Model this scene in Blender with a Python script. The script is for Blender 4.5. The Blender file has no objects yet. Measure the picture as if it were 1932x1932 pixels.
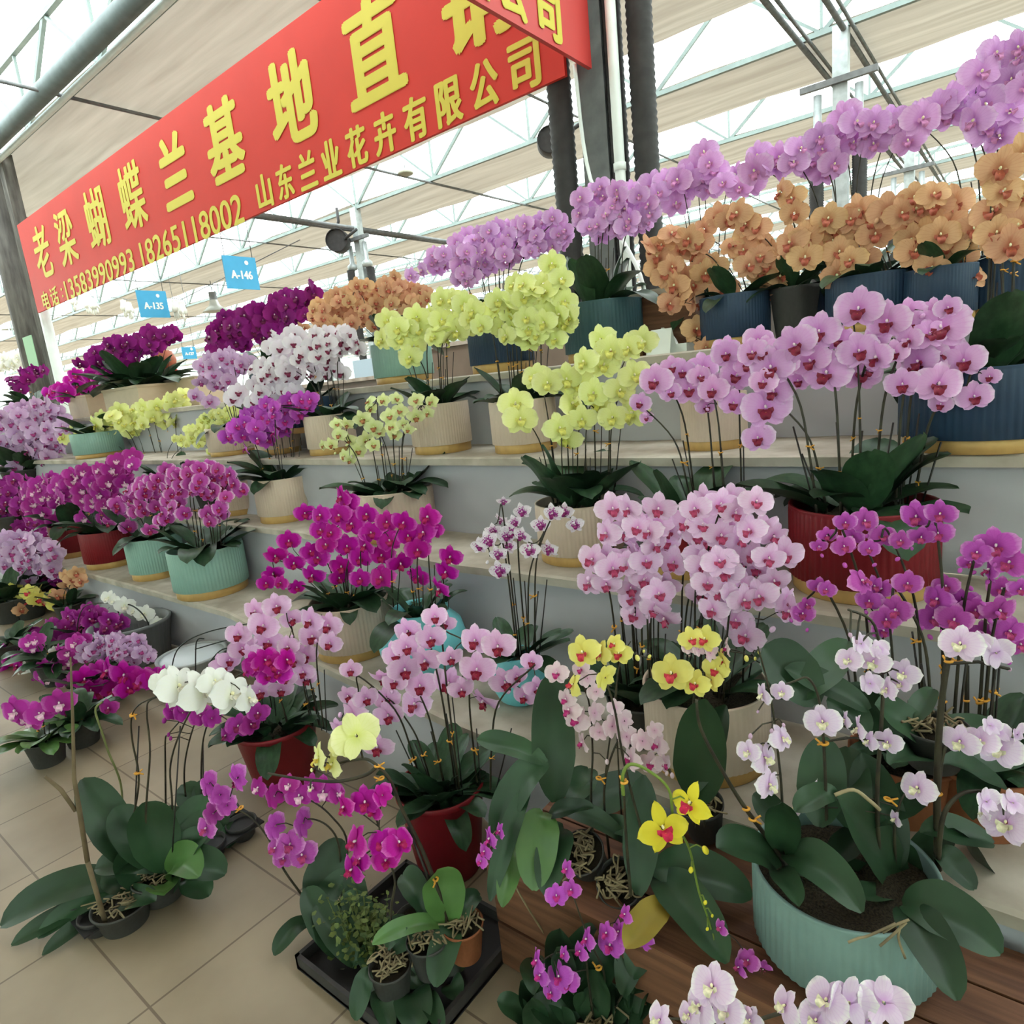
import bpy, math, random
from mathutils import Vector, Matrix, noise
R = random.Random(11)
PI = math.pi
SC = bpy.context.scene
COL = SC.collection

# ---------------------------------------------------------------- camera, world, exposure
CAMH, FPX = 1.35, 1227.0
yaw, pitch, roll = math.radians(38.8), math.radians(11.67), math.radians(-5.84)
CAMP = Vector((0, 0, CAMH))
FW = Vector((-math.sin(yaw) * math.cos(pitch), math.cos(yaw) * math.cos(pitch), -math.sin(pitch)))
R0 = Vector((math.cos(yaw), math.sin(yaw), 0)); U0 = R0.cross(FW)
RT = R0 * math.cos(roll) + U0 * math.sin(roll)
UP = -R0 * math.sin(roll) + U0 * math.cos(roll)
cam = bpy.data.cameras.new('camera'); cam_o = bpy.data.objects.new('camera', cam); COL.objects.link(cam_o)
cam.sensor_width = 36; cam.lens = 36 * FPX / 1932; cam.clip_start = .02; cam.clip_end = 400
cam_o.matrix_world = Matrix(((RT.x, UP.x, -FW.x, 0), (RT.y, UP.y, -FW.y, 0), (RT.z, UP.z, -FW.z, CAMH), (0, 0, 0, 1)))
SC.camera = cam_o

W = bpy.data.worlds.new('overcast'); SC.world = W; W.use_nodes = True
bg = W.node_tree.nodes['Background']; bg.inputs[0].default_value = (.93, .985, 1.0, 1); bg.inputs[1].default_value = 6.6
SC.view_settings.view_transform = 'Standard'; SC.view_settings.look = 'None'
SC.view_settings.exposure = 0.0; SC.view_settings.gamma = 1
SC.cycles.max_bounces = 10; SC.cycles.transparent_max_bounces = 12
SC.cycles.diffuse_bounces = 5; SC.cycles.transmission_bounces = 6; SC.cycles.caustics_reflective = False
SC.cycles.sample_clamp_indirect = 8

# ---------------------------------------------------------------- small helpers
NH = Vector((-math.sin(yaw), math.cos(yaw), 0))          # horizontal viewing direction, used to pick plant depths
def ray(px, py): return RT * ((px - 966) / FPX) - UP * ((py - 966) / FPX) + FW
def at(px, py, anchor, off=0.0):
    d = ray(px, py); return CAMP + d * ((anchor.dot(NH) + off) / d.dot(NH))
def on_z(px, py, z):
    d = ray(px, py); return CAMP + d * ((z - CAMH) / d.z)
def on_y(px, py, y):
    d = ray(px, py); return CAMP + d * (y / d.y)
def proj(p):
    v = p - CAMP; D = v.dot(FW); return 966 + FPX * v.dot(RT) / D, 966 - FPX * v.dot(UP) / D, D
def spot(px, y, z):
    lo, hi = -40.0, 3.0
    for _ in range(50):
        m = (lo + hi) / 2; q = proj(Vector((m, y, z)))
        if q[2] > .05 and q[0] < px: lo = m
        else: hi = m
    return Vector((lo, y, z))

def lin(c):
    return tuple(((v / 255) / 12.92 if v <= 10 else ((v / 255 + .055) / 1.055) ** 2.4) for v in c) + (1,)
MC = {}
def nodes(name):
    m = bpy.data.materials.new(name); m.use_nodes = True; nt = m.node_tree
    return m, nt, nt.nodes['Principled BSDF'], nt.links
def mat(name, c, rough=.6, metal=0.0, var=0.0, scale=8.0, c2=None, bump=0.0, spec=.3, stretch=None, rnd=0.0):
    """plain procedural surface: two-tone noise mottling, optional bump"""
    if name in MC: return MC[name]
    m, nt, b, L = nodes(name); N = nt.nodes
    b.inputs['Roughness'].default_value = rough; b.inputs['Metallic'].default_value = metal
    b.inputs['Specular IOR Level'].default_value = spec
    a = lin(c); e = lin(c2) if c2 else tuple(min(1, v * (1 - var)) for v in a[:3]) + (1,)
    tc = N.new('ShaderNodeTexCoord'); src = tc.outputs['Object']
    if stretch:
        mp = N.new('ShaderNodeMapping'); mp.inputs['Scale'].default_value = stretch; L.new(src, mp.inputs['Vector']); src = mp.outputs[0]
    nz = N.new('ShaderNodeTexNoise'); nz.inputs['Scale'].default_value = scale; nz.inputs['Detail'].default_value = 6; L.new(src, nz.inputs['Vector'])
    cr = N.new('ShaderNodeValToRGB'); cr.color_ramp.elements[0].position = .35; cr.color_ramp.elements[1].position = .68
    cr.color_ramp.elements[0].color = e; cr.color_ramp.elements[1].color = a
    L.new(nz.outputs[0], cr.inputs[0]); out = cr.outputs[0]
    if rnd: out = rand_tone(nt, out, rnd)
    L.new(out, b.inputs['Base Color'])
    if bump:
        bp = N.new('ShaderNodeBump'); bp.inputs['Strength'].default_value = bump; bp.inputs['Distance'].default_value = .01
        L.new(nz.outputs[0], bp.inputs['Height']); L.new(bp.outputs[0], b.inputs['Normal'])
    MC[name] = m; return m
def rand_tone(nt, col, amt, hue=.0):
    N, L = nt.nodes, nt.links
    oi = N.new('ShaderNodeObjectInfo'); mr = N.new('ShaderNodeMapRange')
    mr.inputs['To Min'].default_value = 1 - amt; mr.inputs['To Max'].default_value = 1 + amt
    L.new(oi.outputs['Random'], mr.inputs['Value'])
    hs = N.new('ShaderNodeHueSaturation'); L.new(mr.outputs[0], hs.inputs['Value']); L.new(col, hs.inputs['Color'])
    if hue:
        m2 = N.new('ShaderNodeMath'); m2.operation = 'MULTIPLY'; m2.inputs[1].default_value = 7.31; L.new(oi.outputs['Random'], m2.inputs[0])
        fr = N.new('ShaderNodeMath'); fr.operation = 'FRACT'; L.new(m2.outputs[0], fr.inputs[0])
        m3 = N.new('ShaderNodeMapRange'); m3.inputs['To Min'].default_value = .5 - hue; m3.inputs['To Max'].default_value = .5 + hue
        L.new(fr.outputs[0], m3.inputs['Value']); L.new(m3.outputs[0], hs.inputs['Hue'])
    return hs.outputs[0]
def petal_mat(name, cen, mid, edge, rnd=.10, hue=.012, trans=.3, blotch=None):
    """the petal's own markings: throat colour, blade colour and rim colour by distance from the flower's centre, fine radial veins"""
    m, nt, b, L = nodes(name); N = nt.nodes
    tc = N.new('ShaderNodeTexCoord'); sx = N.new('ShaderNodeSeparateXYZ'); L.new(tc.outputs['Object'], sx.inputs[0])
    cx = N.new('ShaderNodeCombineXYZ'); L.new(sx.outputs[0], cx.inputs[0]); L.new(sx.outputs[1], cx.inputs[1])
    ln = N.new('ShaderNodeVectorMath'); ln.operation = 'LENGTH'; L.new(cx.outputs[0], ln.inputs[0])
    nz = N.new('ShaderNodeTexNoise'); nz.inputs['Scale'].default_value = 9; L.new(tc.outputs['Object'], nz.inputs['Vector'])
    ma = N.new('ShaderNodeMath'); ma.operation = 'MULTIPLY_ADD'; ma.inputs[1].default_value = .12; L.new(nz.outputs[0], ma.inputs[0]); L.new(ln.outputs['Value'], ma.inputs[2])
    cr = N.new('ShaderNodeValToRGB'); r = cr.color_ramp
    r.elements[0].position = .10; r.elements[0].color = lin(cen)
    r.elements[1].position = .53; r.elements[1].color = lin(edge)
    q = r.elements.new(.28); q.color = lin(mid); q = r.elements.new(.42); q.color = lin(mid)
    L.new(ma.outputs[0], cr.inputs[0]); out = cr.outputs[0]
    at2 = N.new('ShaderNodeMath'); at2.operation = 'ARCTAN2'; L.new(sx.outputs[1], at2.inputs[0]); L.new(sx.outputs[0], at2.inputs[1])
    v = N.new('ShaderNodeMath'); v.operation = 'MULTIPLY'; v.inputs[1].default_value = 26; L.new(at2.outputs[0], v.inputs[0])
    s = N.new('ShaderNodeMath'); s.operation = 'SINE'; L.new(v.outputs[0], s.inputs[0])
    vr = N.new('ShaderNodeMapRange'); vr.inputs['From Min'].default_value = .6; vr.inputs['From Max'].default_value = 1.0; vr.inputs['To Max'].default_value = .22; L.new(s.outputs[0], vr.inputs['Value'])
    mx = N.new('ShaderNodeMix'); mx.data_type = 'RGBA'; L.new(vr.outputs[0], mx.inputs[0]); L.new(out, mx.inputs[6]); mx.inputs[7].default_value = lin(cen); out = mx.outputs[2]
    if blotch:
        n2 = N.new('ShaderNodeTexNoise'); n2.inputs['Scale'].default_value = 14; L.new(tc.outputs['Object'], n2.inputs['Vector'])
        ad = N.new('ShaderNodeMath'); ad.operation = 'SUBTRACT'; L.new(n2.outputs[0], ad.inputs[0]); L.new(ln.outputs['Value'], ad.inputs[1])
        g = N.new('ShaderNodeMapRange'); g.inputs['From Min'].default_value = .30; g.inputs['From Max'].default_value = .36; L.new(ad.outputs[0], g.inputs['Value'])
        m5 = N.new('ShaderNodeMix'); m5.data_type = 'RGBA'; L.new(g.outputs[0], m5.inputs[0]); L.new(out, m5.inputs[6]); m5.inputs[7].default_value = lin(blotch); out = m5.outputs[2]
    out = rand_tone(nt, out, rnd, hue)
    L.new(out, b.inputs['Base Color']); b.inputs['Roughness'].default_value = .55; b.inputs['Specular IOR Level'].default_value = .2
    tr = N.new('ShaderNodeBsdfTranslucent'); L.new(out, tr.inputs[0])
    ms = N.new('ShaderNodeMixShader'); ms.inputs[0].default_value = trans
    L.new(b.outputs[0], ms.inputs[1]); L.new(tr.outputs[0], ms.inputs[2]); L.new(ms.outputs[0], N['Material Output'].inputs[0])
    return m
def cloth_mat(name, c, c2, trans, sc=3.0, stretch=(1, 1, 1)):
    m, nt, b, L = nodes(name); N = nt.nodes
    tc = N.new('ShaderNodeTexCoord'); mp = N.new('ShaderNodeMapping'); mp.inputs['Scale'].default_value = stretch; L.new(tc.outputs['Object'], mp.inputs[0])
    nz = N.new('ShaderNodeTexNoise'); nz.inputs['Scale'].default_value = sc; nz.inputs['Detail'].default_value = 8; L.new(mp.outputs[0], nz.inputs['Vector'])
    cr = N.new('ShaderNodeValToRGB'); cr.color_ramp.elements[0].position = .3; cr.color_ramp.elements[1].position = .7
    cr.color_ramp.elements[0].color = lin(c2); cr.color_ramp.elements[1].color = lin(c); L.new(nz.outputs[0], cr.inputs[0])
    L.new(cr.outputs[0], b.inputs['Base Color']); b.inputs['Roughness'].default_value = .85; b.inputs['Specular IOR Level'].default_value = .1
    tr = N.new('ShaderNodeBsdfTranslucent'); L.new(cr.outputs[0], tr.inputs[0])
    ms = N.new('ShaderNodeMixShader'); ms.inputs[0].default_value = trans
    L.new(b.outputs[0], ms.inputs[1]); L.new(tr.outputs[0], ms.inputs[2]); L.new(ms.outputs[0], N['Material Output'].inputs[0])
    return m

class MB:
    """collects shapes for ONE mesh"""
    def __init__(s): s.v, s.f, s.m = [], [], []
    def add(s, vs, fs, mi=0):
        o = len(s.v); s.v += [tuple(v) for v in vs]; s.f += [tuple(i + o for i in f) for f in fs]; s.m += [mi] * len(fs)
    def box(s, lo, hi, mi=0):
        x0, y0, z0 = lo; x1, y1, z1 = hi
        s.add([(x0, y0, z0), (x1, y0, z0), (x1, y1, z0), (x0, y1, z0), (x0, y0, z1), (x1, y0, z1), (x1, y1, z1), (x0, y1, z1)],
              [(0, 3, 2, 1), (4, 5, 6, 7), (0, 1, 5, 4), (1, 2, 6, 5), (2, 3, 7, 6), (3, 0, 4, 7)], mi)
    def tube(s, pts, r, n=6, mi=0, cap=True):
        pts = [Vector(p) for p in pts]; k = len(pts)
        rs = r if isinstance(r, (list, tuple)) else [r] * k
        vs, fs = [], []; ref = None
        for i, p in enumerate(pts):
            t = (pts[min(i + 1, k - 1)] - pts[max(i - 1, 0)])
            if t.length < 1e-9: t = Vector((0, 0, 1))
            t.normalize()
            if ref is None: ref = t.orthogonal().normalized()
            ref = (ref - t * ref.dot(t))
            ref = ref.normalized() if ref.length > 1e-6 else t.orthogonal().normalized()
            b = t.cross(ref)
            for j in range(n):
                a = 2 * PI * j / n; vs.append(p + (ref * math.cos(a) + b * math.sin(a)) * rs[i])
        for i in range(k - 1):
            for j in range(n):
                fs.append((i * n + j, i * n + (j + 1) % n, (i + 1) * n + (j + 1) % n, (i + 1) * n + j))
        if cap: fs.append(tuple(range(n - 1, -1, -1))); fs.append(tuple((k - 1) * n + j for j in range(n)))
        s.add(vs, fs, mi)
    def lathe(s, prof, n=48, mi=0, o=(0, 0, 0), flute=None, close=False):
        vs, fs = [], []
        for (r, z, *fl) in prof:
            for j in range(n):
                a = 2 * PI * j / n
                rr = r + (fl[0] * (0.5 + 0.5 * math.cos(a * flute)) if fl and flute else 0)
                vs.append((o[0] + rr * math.cos(a), o[1] + rr * math.sin(a), o[2] + z))
        k = len(prof)
        for i in range(k - 1):
            for j in range(n): fs.append((i * n + j, i * n + (j + 1) % n, (i + 1) * n + (j + 1) % n, (i + 1) * n + j))
        if close: fs.append(tuple((k - 1) * n + j for j in range(n)))
        s.add(vs, fs, mi)
    def mesh(s, name, mats, smooth=True):
        me = bpy.data.meshes.new(name); me.from_pydata(s.v, [], s.f)
        for m in (mats if isinstance(mats, (list, tuple)) else [mats]): me.materials.append(m)
        me.polygons.foreach_set('material_index', s.m)
        me.polygons.foreach_set('use_smooth', [smooth] * len(s.f))
        me.update(); return me
def ob(name, me, parent=None, M=None):
    o = bpy.data.objects.new(name, me); COL.objects.link(o)
    if parent is not None: o.parent = parent
    if M is not None: o.matrix_basis = M
    return o
def tag(o, label, cat=None, group=None, kind=None):
    o['label'] = label
    if cat: o['category'] = cat
    if group: o['group'] = group
    if kind: o['kind'] = kind
    return o
def empty(name, loc, label, cat, group=None, kind=None):
    o = bpy.data.objects.new(name, None); COL.objects.link(o); o.location = loc; o.empty_display_size = .05
    return tag(o, label, cat, group, kind)
T = Matrix.Translation

# ---------------------------------------------------------------- materials of the place
M_floor, nt, b, L = nodes('floor tiles'); N = nt.nodes
tc = N.new('ShaderNodeTexCoord'); mp = N.new('ShaderNodeMapping'); mp.inputs['Location'].default_value = (1.545, -.39, 0); L.new(tc.outputs['Object'], mp.inputs[0])
br = N.new('ShaderNodeTexBrick'); br.offset = 0; br.inputs['Scale'].default_value = 1; br.inputs['Mortar Size'].default_value = .0035
br.inputs['Brick Width'].default_value = .405; br.inputs['Row Height'].default_value = .40; br.inputs['Mortar Smooth'].default_value = .3
br.inputs['Color1'].default_value = lin((158, 142, 120)); br.inputs['Color2'].default_value = lin((152, 137, 117)); br.inputs['Mortar'].default_value = lin((112, 96, 80))
L.new(mp.outputs[0], br.inputs['Vector'])
nz = N.new('ShaderNodeTexNoise'); nz.inputs['Scale'].default_value = 2.2; nz.inputs['Detail'].default_value = 9; L.new(tc.outputs['Object'], nz.inputs['Vector'])
cr = N.new('ShaderNodeValToRGB'); cr.color_ramp.elements[0].color = (.72, .70, .68, 1); cr.color_ramp.elements[0].position = .36; cr.color_ramp.elements[1].color = (1, 1, 1, 1); cr.color_ramp.elements[1].position = .62
L.new(nz.outputs[0], cr.inputs[0])
mx = N.new('ShaderNodeMix'); mx.data_type = 'RGBA'; mx.blend_type = 'MULTIPLY'; mx.inputs[0].default_value = 1; L.new(br.outputs[0], mx.inputs[6]); L.new(cr.outputs[0], mx.inputs[7]); L.new(mx.outputs[2], b.inputs['Base Color'])
b.inputs['Roughness'].default_value = .55

M_stone = mat('pale stone', (200, 192, 180), .8, scale=7, c2=(166, 156, 142), bump=.4)
M_skirt = cloth_mat('grey cloth', (184, 184, 190), (172, 172, 179), .05, 2.5)
M_wood = mat('brown planks', (122, 84, 62), .6, scale=6, c2=(88, 58, 44), bump=.3, stretch=(.6, 9, 9))
M_shade = cloth_mat('beige shade cloth', (192, 184, 171), (164, 155, 142), .17, 1.2, (.35, 5, 1))
M_steel = mat('galvanised steel', (188, 196, 196), .45, .35, .25, 12)
M_truss = mat('truss steel', (128, 142, 138), .5, .1, .2, 6)
M_white = mat('white paint', (232, 238, 234), .5, 0, .1)
M_dark = mat('dark rubber', (62, 60, 60), .6, 0, .3, 14)
M_grey = mat('grey steel', (120, 122, 122), .5, .2, .3, 10)
M_oldcol = mat('weathered post', (116, 112, 106), .7, .1, .4, 5, c2=(78, 74, 70), stretch=(3, 3, .5))
M_red = mat('banner red', (210, 62, 52), .55, 0, .08, 2, spec=.2)
M_yel = mat('banner yellow', (216, 202, 82), .55, 0, .03)
M_blue = mat('sign blue', (72, 164, 208), .45, 0, .05)
M_gold = mat('gold band', (196, 158, 98), .42, .15, .12, 6)
M_wire = mat('black wire', (38, 42, 40), .5)
M_soil = mat('bark and moss', (74, 66, 50), .95, 0, .6, 40, c2=(38, 34, 26), bump=1)
M_leaf = mat('orchid leaf', (50, 78, 52), .40, 0, .3, 7, c2=(34, 58, 38), spec=.35, rnd=.22)
M_leafl = mat('light leaf', (92, 128, 68), .36, 0, .3, 7, c2=(72, 108, 56), spec=.5, rnd=.12)
M_leafy = mat('yellowing leaf', (158, 136, 52), .5, 0, .3, 7, c2=(120, 112, 50))
M_stem = mat('flower stem', (66, 62, 46), .5, 0, .4, 30, c2=(44, 40, 34))
M_stake = mat('support stake', (48, 44, 42), .5)
M_clip = mat('orange clip', (222, 160, 62), .35)
M_bud = {}
def bud_mat(c):
    return mat('bud ' + str(c), c, .5, 0, .15, 12)
M_root = mat('aerial root', (158, 144, 112), .8, 0, .3, 20, c2=(112, 100, 78))
POTM = {'cream': mat('cream pot', (218, 198, 180), .5, 0, .05, 5), 'mint': mat('mint pot', (150, 188, 176), .5, 0, .06, 5), 'shaded_mint': mat('sage green pot', (124, 152, 148), .55, 0, .08, 5),  # last entry: mint colour darkened and greyed for the dim lower right
        'navy': mat('navy pot', (48, 68, 92), .45, 0, .1, 5), 'teal': mat('teal pot', (62, 94, 102), .45, 0, .1, 5),
        'red': mat('red pot', (128, 28, 38), .45, 0, .1, 5), 'vase': mat('turquoise vase', (120, 204, 214), .35, 0, .06, 5),
        'dark': mat('dark plastic pot', (70, 70, 68), .6, 0, .2, 8), 'terracotta': mat('terracotta pot', (150, 92, 62), .7, 0, .15, 8),
        'black': mat('black pot', (40, 40, 42), .5, 0, .2, 8), 'box': mat('beige planter', (196, 176, 150), .6, 0, .06, 5)}

# ---------------------------------------------------------------- floor, stand, roof
m = MB(); m.box((-60, -9, -.1), (10, 48, 0)); fl = ob('floor', m.mesh('floor', M_floor, False)); fl['kind'] = 'structure'
M_wallb = cloth_mat('hazy film wall', (236, 242, 236), (222, 232, 226), .5, .3)
m = MB(); m.box((-60, 47.9, 0), (10, 48, 6)); w = ob('wall_back', m.mesh('wall_back', M_wallb, False)); w['kind'] = 'structure'
m = MB(); m.box((-60.1, -9, 0), (-60, 48, 6)); w = ob('wall_left', m.mesh('wall_left', M_wallb, False)); w['kind'] = 'structure'

m = MB(); m.box((-60, -9.1, 0), (10, -9, 6)); w = ob('wall_front', m.mesh('wall_front', M_wallb, False)); w['kind'] = 'structure'  # unseen wall behind the camera, added to cut light from there
m = MB(); m.box((10, -9, 0), (10.1, 48, 6)); w = ob('wall_right', m.mesh('wall_right', M_wallb, False)); w['kind'] = 'structure'  # unseen side wall, added to hold back light from the right
TZ = [None, .345, .69, 1.035, 1.38]
E1 = [(-13, 1.56), (-3.1, 1.53), (-2.1, 1.35), (-1.2, 1.27), (1.6, 1.27)]
E2 = [(-13, 1.90), (-2.9, 1.87), (-1.8, 1.71), (1.6, 1.68)]
E3 = [(-13, 2.05), (1.6, 2.07)]
E4 = [(-13, 2.46), (1.6, 2.46)]
E5 = [(-13, 3.45), (1.6, 3.45)]
EDGE = [None, E1, E2, E3, E4, E5]
def ey(k, x):
    e = EDGE[k]
    for (x0, y0), (x1, y1) in zip(e, e[1:]):
        if x <= x1: return y0 + (y1 - y0) * max(0, (x - x0) / (x1 - x0))
    return e[-1][1]
stand = empty('display_stand', (-3, 2.4, 0), 'long stepped flower stand with pale stone shelves and grey cloth fronts', 'display stand')
SB = Vector((-3, 2.4, 0))
for k in (1, 2, 3, 4):
    m = MB(); xs = [-13 + 14.6 * i / 200 for i in range(201)]; z = TZ[k]; vs = []
    for x in xs:
        j = .006 * noise.noise(Vector((x * 5, k * 9, 0))); f0 = ey(k, x) - .015 + j; b0 = ey(k + 1, x) + .03
        for (y, zz) in ((f0, z - .035), (f0 - .004, z - .006), (f0 + .008, z), ((f0 + b0) / 2, z), (b0, z), (b0, z - .035)):
            vs.append((x - SB.x, y - SB.y, zz))
    fs = []
    for i in range(200):
        for j in range(6): fs.append((i * 6 + j, i * 6 + (j + 1) % 6, (i + 1) * 6 + (j + 1) % 6, (i + 1) * 6 + j))
    m.add(vs, fs); ob('stone_shelf', m.mesh('stone_shelf', M_stone, False), stand)
    z0 = TZ[k - 1] if k > 1 else 0.0; m = MB(); vs = []; nv = 14
    xs = [-13 + 14.6 * i / 420 for i in range(421)]
    for x in xs:
        for j in range(nv):
            t = j / (nv - 1); zz = z - .03 + (z0 + .003 - z + .03) * t
            wv = .05 * noise.noise(Vector((x * 2.2 + t * 1.6, t * 1.1, k * 7))) + .014 * noise.noise(Vector((x * 7 - t * 3, t * 2, k * 3)))
            vs.append((x - SB.x, ey(k, x) + .022 + wv * (.3 + t) - .012 * t - SB.y, zz))
    fs = [(i * nv + j, i * nv + j + 1, (i + 1) * nv + j + 1, (i + 1) * nv + j) for i in range(420) for j in range(nv - 1)]
    m.add(vs, fs); ob('cloth_front', m.mesh('cloth_front', M_skirt), stand)
PZ = .27
plat = empty('wooden_platform', (-.1, 1.08, 0), 'low brown plank platform on the floor in front of the stand', 'platform')
for i in range(3):
    m = MB(); y = -.16 + .112 * i; m.box((-.82, y, PZ - .025), (1.5, y + .106, PZ)); ob('plank', m.mesh('plank', M_wood, False), plat)
for i in range(2):
    m = MB(); m.box((-.81, -.155, .004 + .122 * i), (1.49, -.135, .118 + .122 * i)); ob('front_board', m.mesh('front_board', M_wood, False), plat)
m = MB(); m.box((-.81, -.134, 0), (-.79, .16, PZ - .026)); ob('end_board', m.mesh('end_board', M_wood, False), plat)
# roof: trusses every 3 m in depth at 5.1 m, shade cloth from each truss part-way to the next (unseen near ones fully), film above
DZ = 3.75; ZT = CAMH + DZ
XL, XR = -58.0, 9.0
for k in range(-6, 13):
    y = 9.75 + 3 * k; m = MB()
    xr = min(XR, 9); xl = max(XL, -4.2 * max(y, 3) - 6)
    m.box((xl, y - .03, ZT - .03), (xr, y + .03, ZT + .03)); m.box((xl, y - .03, ZT + .87), (xr, y + .03, ZT + .93))
    n = int((xr - xl) / 1.1); sx = (xr - xl) / n
    for i in range(n):
        a = xl + i * sx; d = .026 if i % 2 else .034
        m.tube([(a, y, ZT), (a + sx * (1 if i % 2 else 1), y, ZT + .9)] if i % 2 == 0 else [(a, y, ZT + .9), (a + sx, y, ZT)], d, 4, 0)
        if i % 2 == 0: m.tube([(a, y, ZT), (a, y, ZT + .9)], .024, 4, 0)
    o = ob('roof_truss', m.mesh('roof_truss', M_truss, False)); tag(o, 'white steel lattice truss crossing under the greenhouse roof', 'roof truss', 'roof trusses', 'structure')
    # shade cloth; unseen ones over the camera are shut to darken the foreground
    nx = int((xr - xl) / .35); ny = 10; vs = []
    y0, y1 = y - .02, y + (1.70 if y > .5 else 2.96)
    for i in range(nx + 1):
        x = xl + (xr - xl) * i / nx
        for j in range(ny + 1):
            t = j / ny; yy = y0 + (y1 - y0) * t + (.05 * noise.noise(Vector((x * .7, k * 5, 0))) if j == ny else 0)
            vs.append((x, yy, ZT + .045 + .05 * noise.noise(Vector((x * .35, yy * 1.6, k))) + .03 * noise.noise(Vector((x * 1.3, yy * 2.6, k))) - .05 * math.sin(PI * t)))
    m = MB(); m.add(vs, [(i * (ny + 1) + j, (i + 1) * (ny + 1) + j, (i + 1) * (ny + 1) + j + 1, i * (ny + 1) + j + 1) for i in range(nx) for j in range(ny)])
    o = ob('shade_cloth', m.mesh('shade_cloth', M_shade)); tag(o, 'beige shade cloth drawn half open under the roof, shut over and behind the camera', 'shade cloth', 'shade cloths', 'structure')
M_film, nt, b, L = nodes('roof film'); N = nt.nodes
tr = N.new('ShaderNodeBsdfTransparent'); tr.inputs[0].default_value = (.93, .96, .94, 1); ms = N.new('ShaderNodeMixShader'); ms.inputs[0].default_value = .75
tl = N.new('ShaderNodeBsdfTranslucent'); tl.inputs[0].default_value = (.9, .95, .92, 1)
L.new(tl.outputs[0], ms.inputs[1]); L.new(tr.outputs[0], ms.inputs[2]); L.new(ms.outputs[0], N['Material Output'].inputs[0])
m = MB(); vs = []
for i in range(22):
    x = -60 + 3.33 * i; vs += [(x, -9, ZT + (1.0 if i % 2 else 1.9)), (x, 48, ZT + (1.0 if i % 2 else 1.9))]
m.add(vs, [(2 * i, 2 * i + 2, 2 * i + 3, 2 * i + 1) for i in range(21)])
o = ob('ceiling', m.mesh('ceiling', M_film, False)); o['kind'] = 'structure'

def rod(name, pts, r, mt, label, cat, group=None, kind='structure', n=10):
    m = MB(); m.tube(pts, r, n); o = ob(name, m.mesh(name, mt)); return tag(o, label, cat, group, kind)
rod('cloth_pipe', [(-40, 3.50, ZT - .02), (6, 3.50, ZT - .02)], .10, mat('pipe grey', (112, 122, 122), .4, .2, .2), 'thick dark grey pipe running along the shade cloth above the banner', 'pipe', None, 'thing', 16)
rod('bright_pipe', [(-40, 3.66, ZT - .09), (6, 3.66, ZT - .09)], .035, M_white, 'thin bright pipe below the thick grey roof pipe', 'pipe', None, 'thing')
rod('hanging_pipe', [(-8.97, -8, ZT - .05), (-8.97, 40, ZT - .05)], .022, M_grey, 'thin pipe under the trusses carrying round lamps', 'pipe', None, 'thing')
for x in (-2.42, -1.93):
    for dx in (0, .10):
        rod('roof_rail', [(x + dx, 6.8, ZT - .06), (x + dx, 42, ZT - .06)], .035 if dx == 0 else .022, M_grey, 'grey roof rail running back beside the middle column', 'rail', 'roof rails', 'thing')
for dx in (-.2, -.05):
    rod('heating_pipe', [(-11.2 + dx, 5, ZT - .38), (-11.2 + dx, 45, ZT - .38)], .04, M_grey, 'grey pipe pair running back at the far left column under the banner', 'pipe', 'heating pipes', 'thing')
for px in (-5.5, -14.5, -20, -27, -35, -44):
    rod('purlin', [(px, -8, ZT - .04), (px, 45, ZT - .04)], .018, M_grey, 'thin steel wire pipe tying the trusses', 'pipe', 'tie pipes', 'thing', 6)

# columns with ducts
def column(x, y, label, ducts=True, near=False, cm=None):
    t = empty('support_column', (x, y, 0), label, 'column', None, 'structure')
    m = MB(); sh = -.085 if near else 0; m.box((-.085 + sh, -.075, 0), (.085 + sh, .075, ZT)); ob('post', m.mesh('post', cm or M_steel, False), t)
    if ducts:
        for dx, r, dy in ((-.26, .085, -.12), (.21, .085, .02)) if not near else ((-.285, .072, -.1), (.05, .052, -.03), (.215, .07, -.03)):
            m = MB(); n = 260; h = ZT if near else 3.9
            m.lathe([(r * (.95 if i % 2 else 1.05), h * i / n) for i in range(n + 1)], 20, 0, (dx, dy, 0)); ob('ribbed_duct', m.mesh('ribbed_duct', M_dark), t)
        if near:
            m = MB(); m.tube([(.112, -.16, 0), (.112, -.16, 5)], .03, 12); m.tube([(.112, -.16, 2.42), (.112, -.16, 2.46)], .036, 12); ob('white_pipe', m.mesh('white_pipe', M_white), t)
        else:
            for dx in (-.26, .21):
                m = MB(); m.lathe([(.05, 3.9), (.11, 3.93), (.11, 4.0), (.05, 4.05), (.05, 4.4), (.04, 4.4)], 16, 0, (dx, -.05, 0)); ob('duct_collar', m.mesh('duct_collar', M_steel), t)
            m = MB(); m.box((-.45, -.14, 4.45), (.42, -.08, 4.52)); ob('cross_bracket', m.mesh('cross_bracket', M_grey, False), t)
    return t
column(-1.97, 3.75, 'grey steel column with black ribbed ducts beside the right end of the red banner', True, True, M_grey)
column(-11.5, 3.75, 'weathered grey column at the left end of the red banner', False, False, M_oldcol)
rod('left_duct', [(-11.95, 3.7, 0), (-11.95, 3.7, ZT)], .2, M_oldcol, 'broad dark post standing beside the left banner column', 'post', None, 'structure', 12)
rod('white_drain_pipe', [(-11.1, 3.66, 0), (-11.1, 3.66, 2.95)], .07, M_white, 'white drain pipe in front of the left column', 'pipe', None, 'thing')
column(-1.97, 9.75, 'galvanised column with two capped ducts behind the right lilac orchids')
column(-1.97, 15.75, 'farther galvanised column seen behind the right orange orchids')
column(-11.2, 9.75, 'galvanised column with hanging ducts behind the back orange orchids')
column(-20.4, 15.75, 'thin far column behind the blue A-135 sign')

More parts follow.
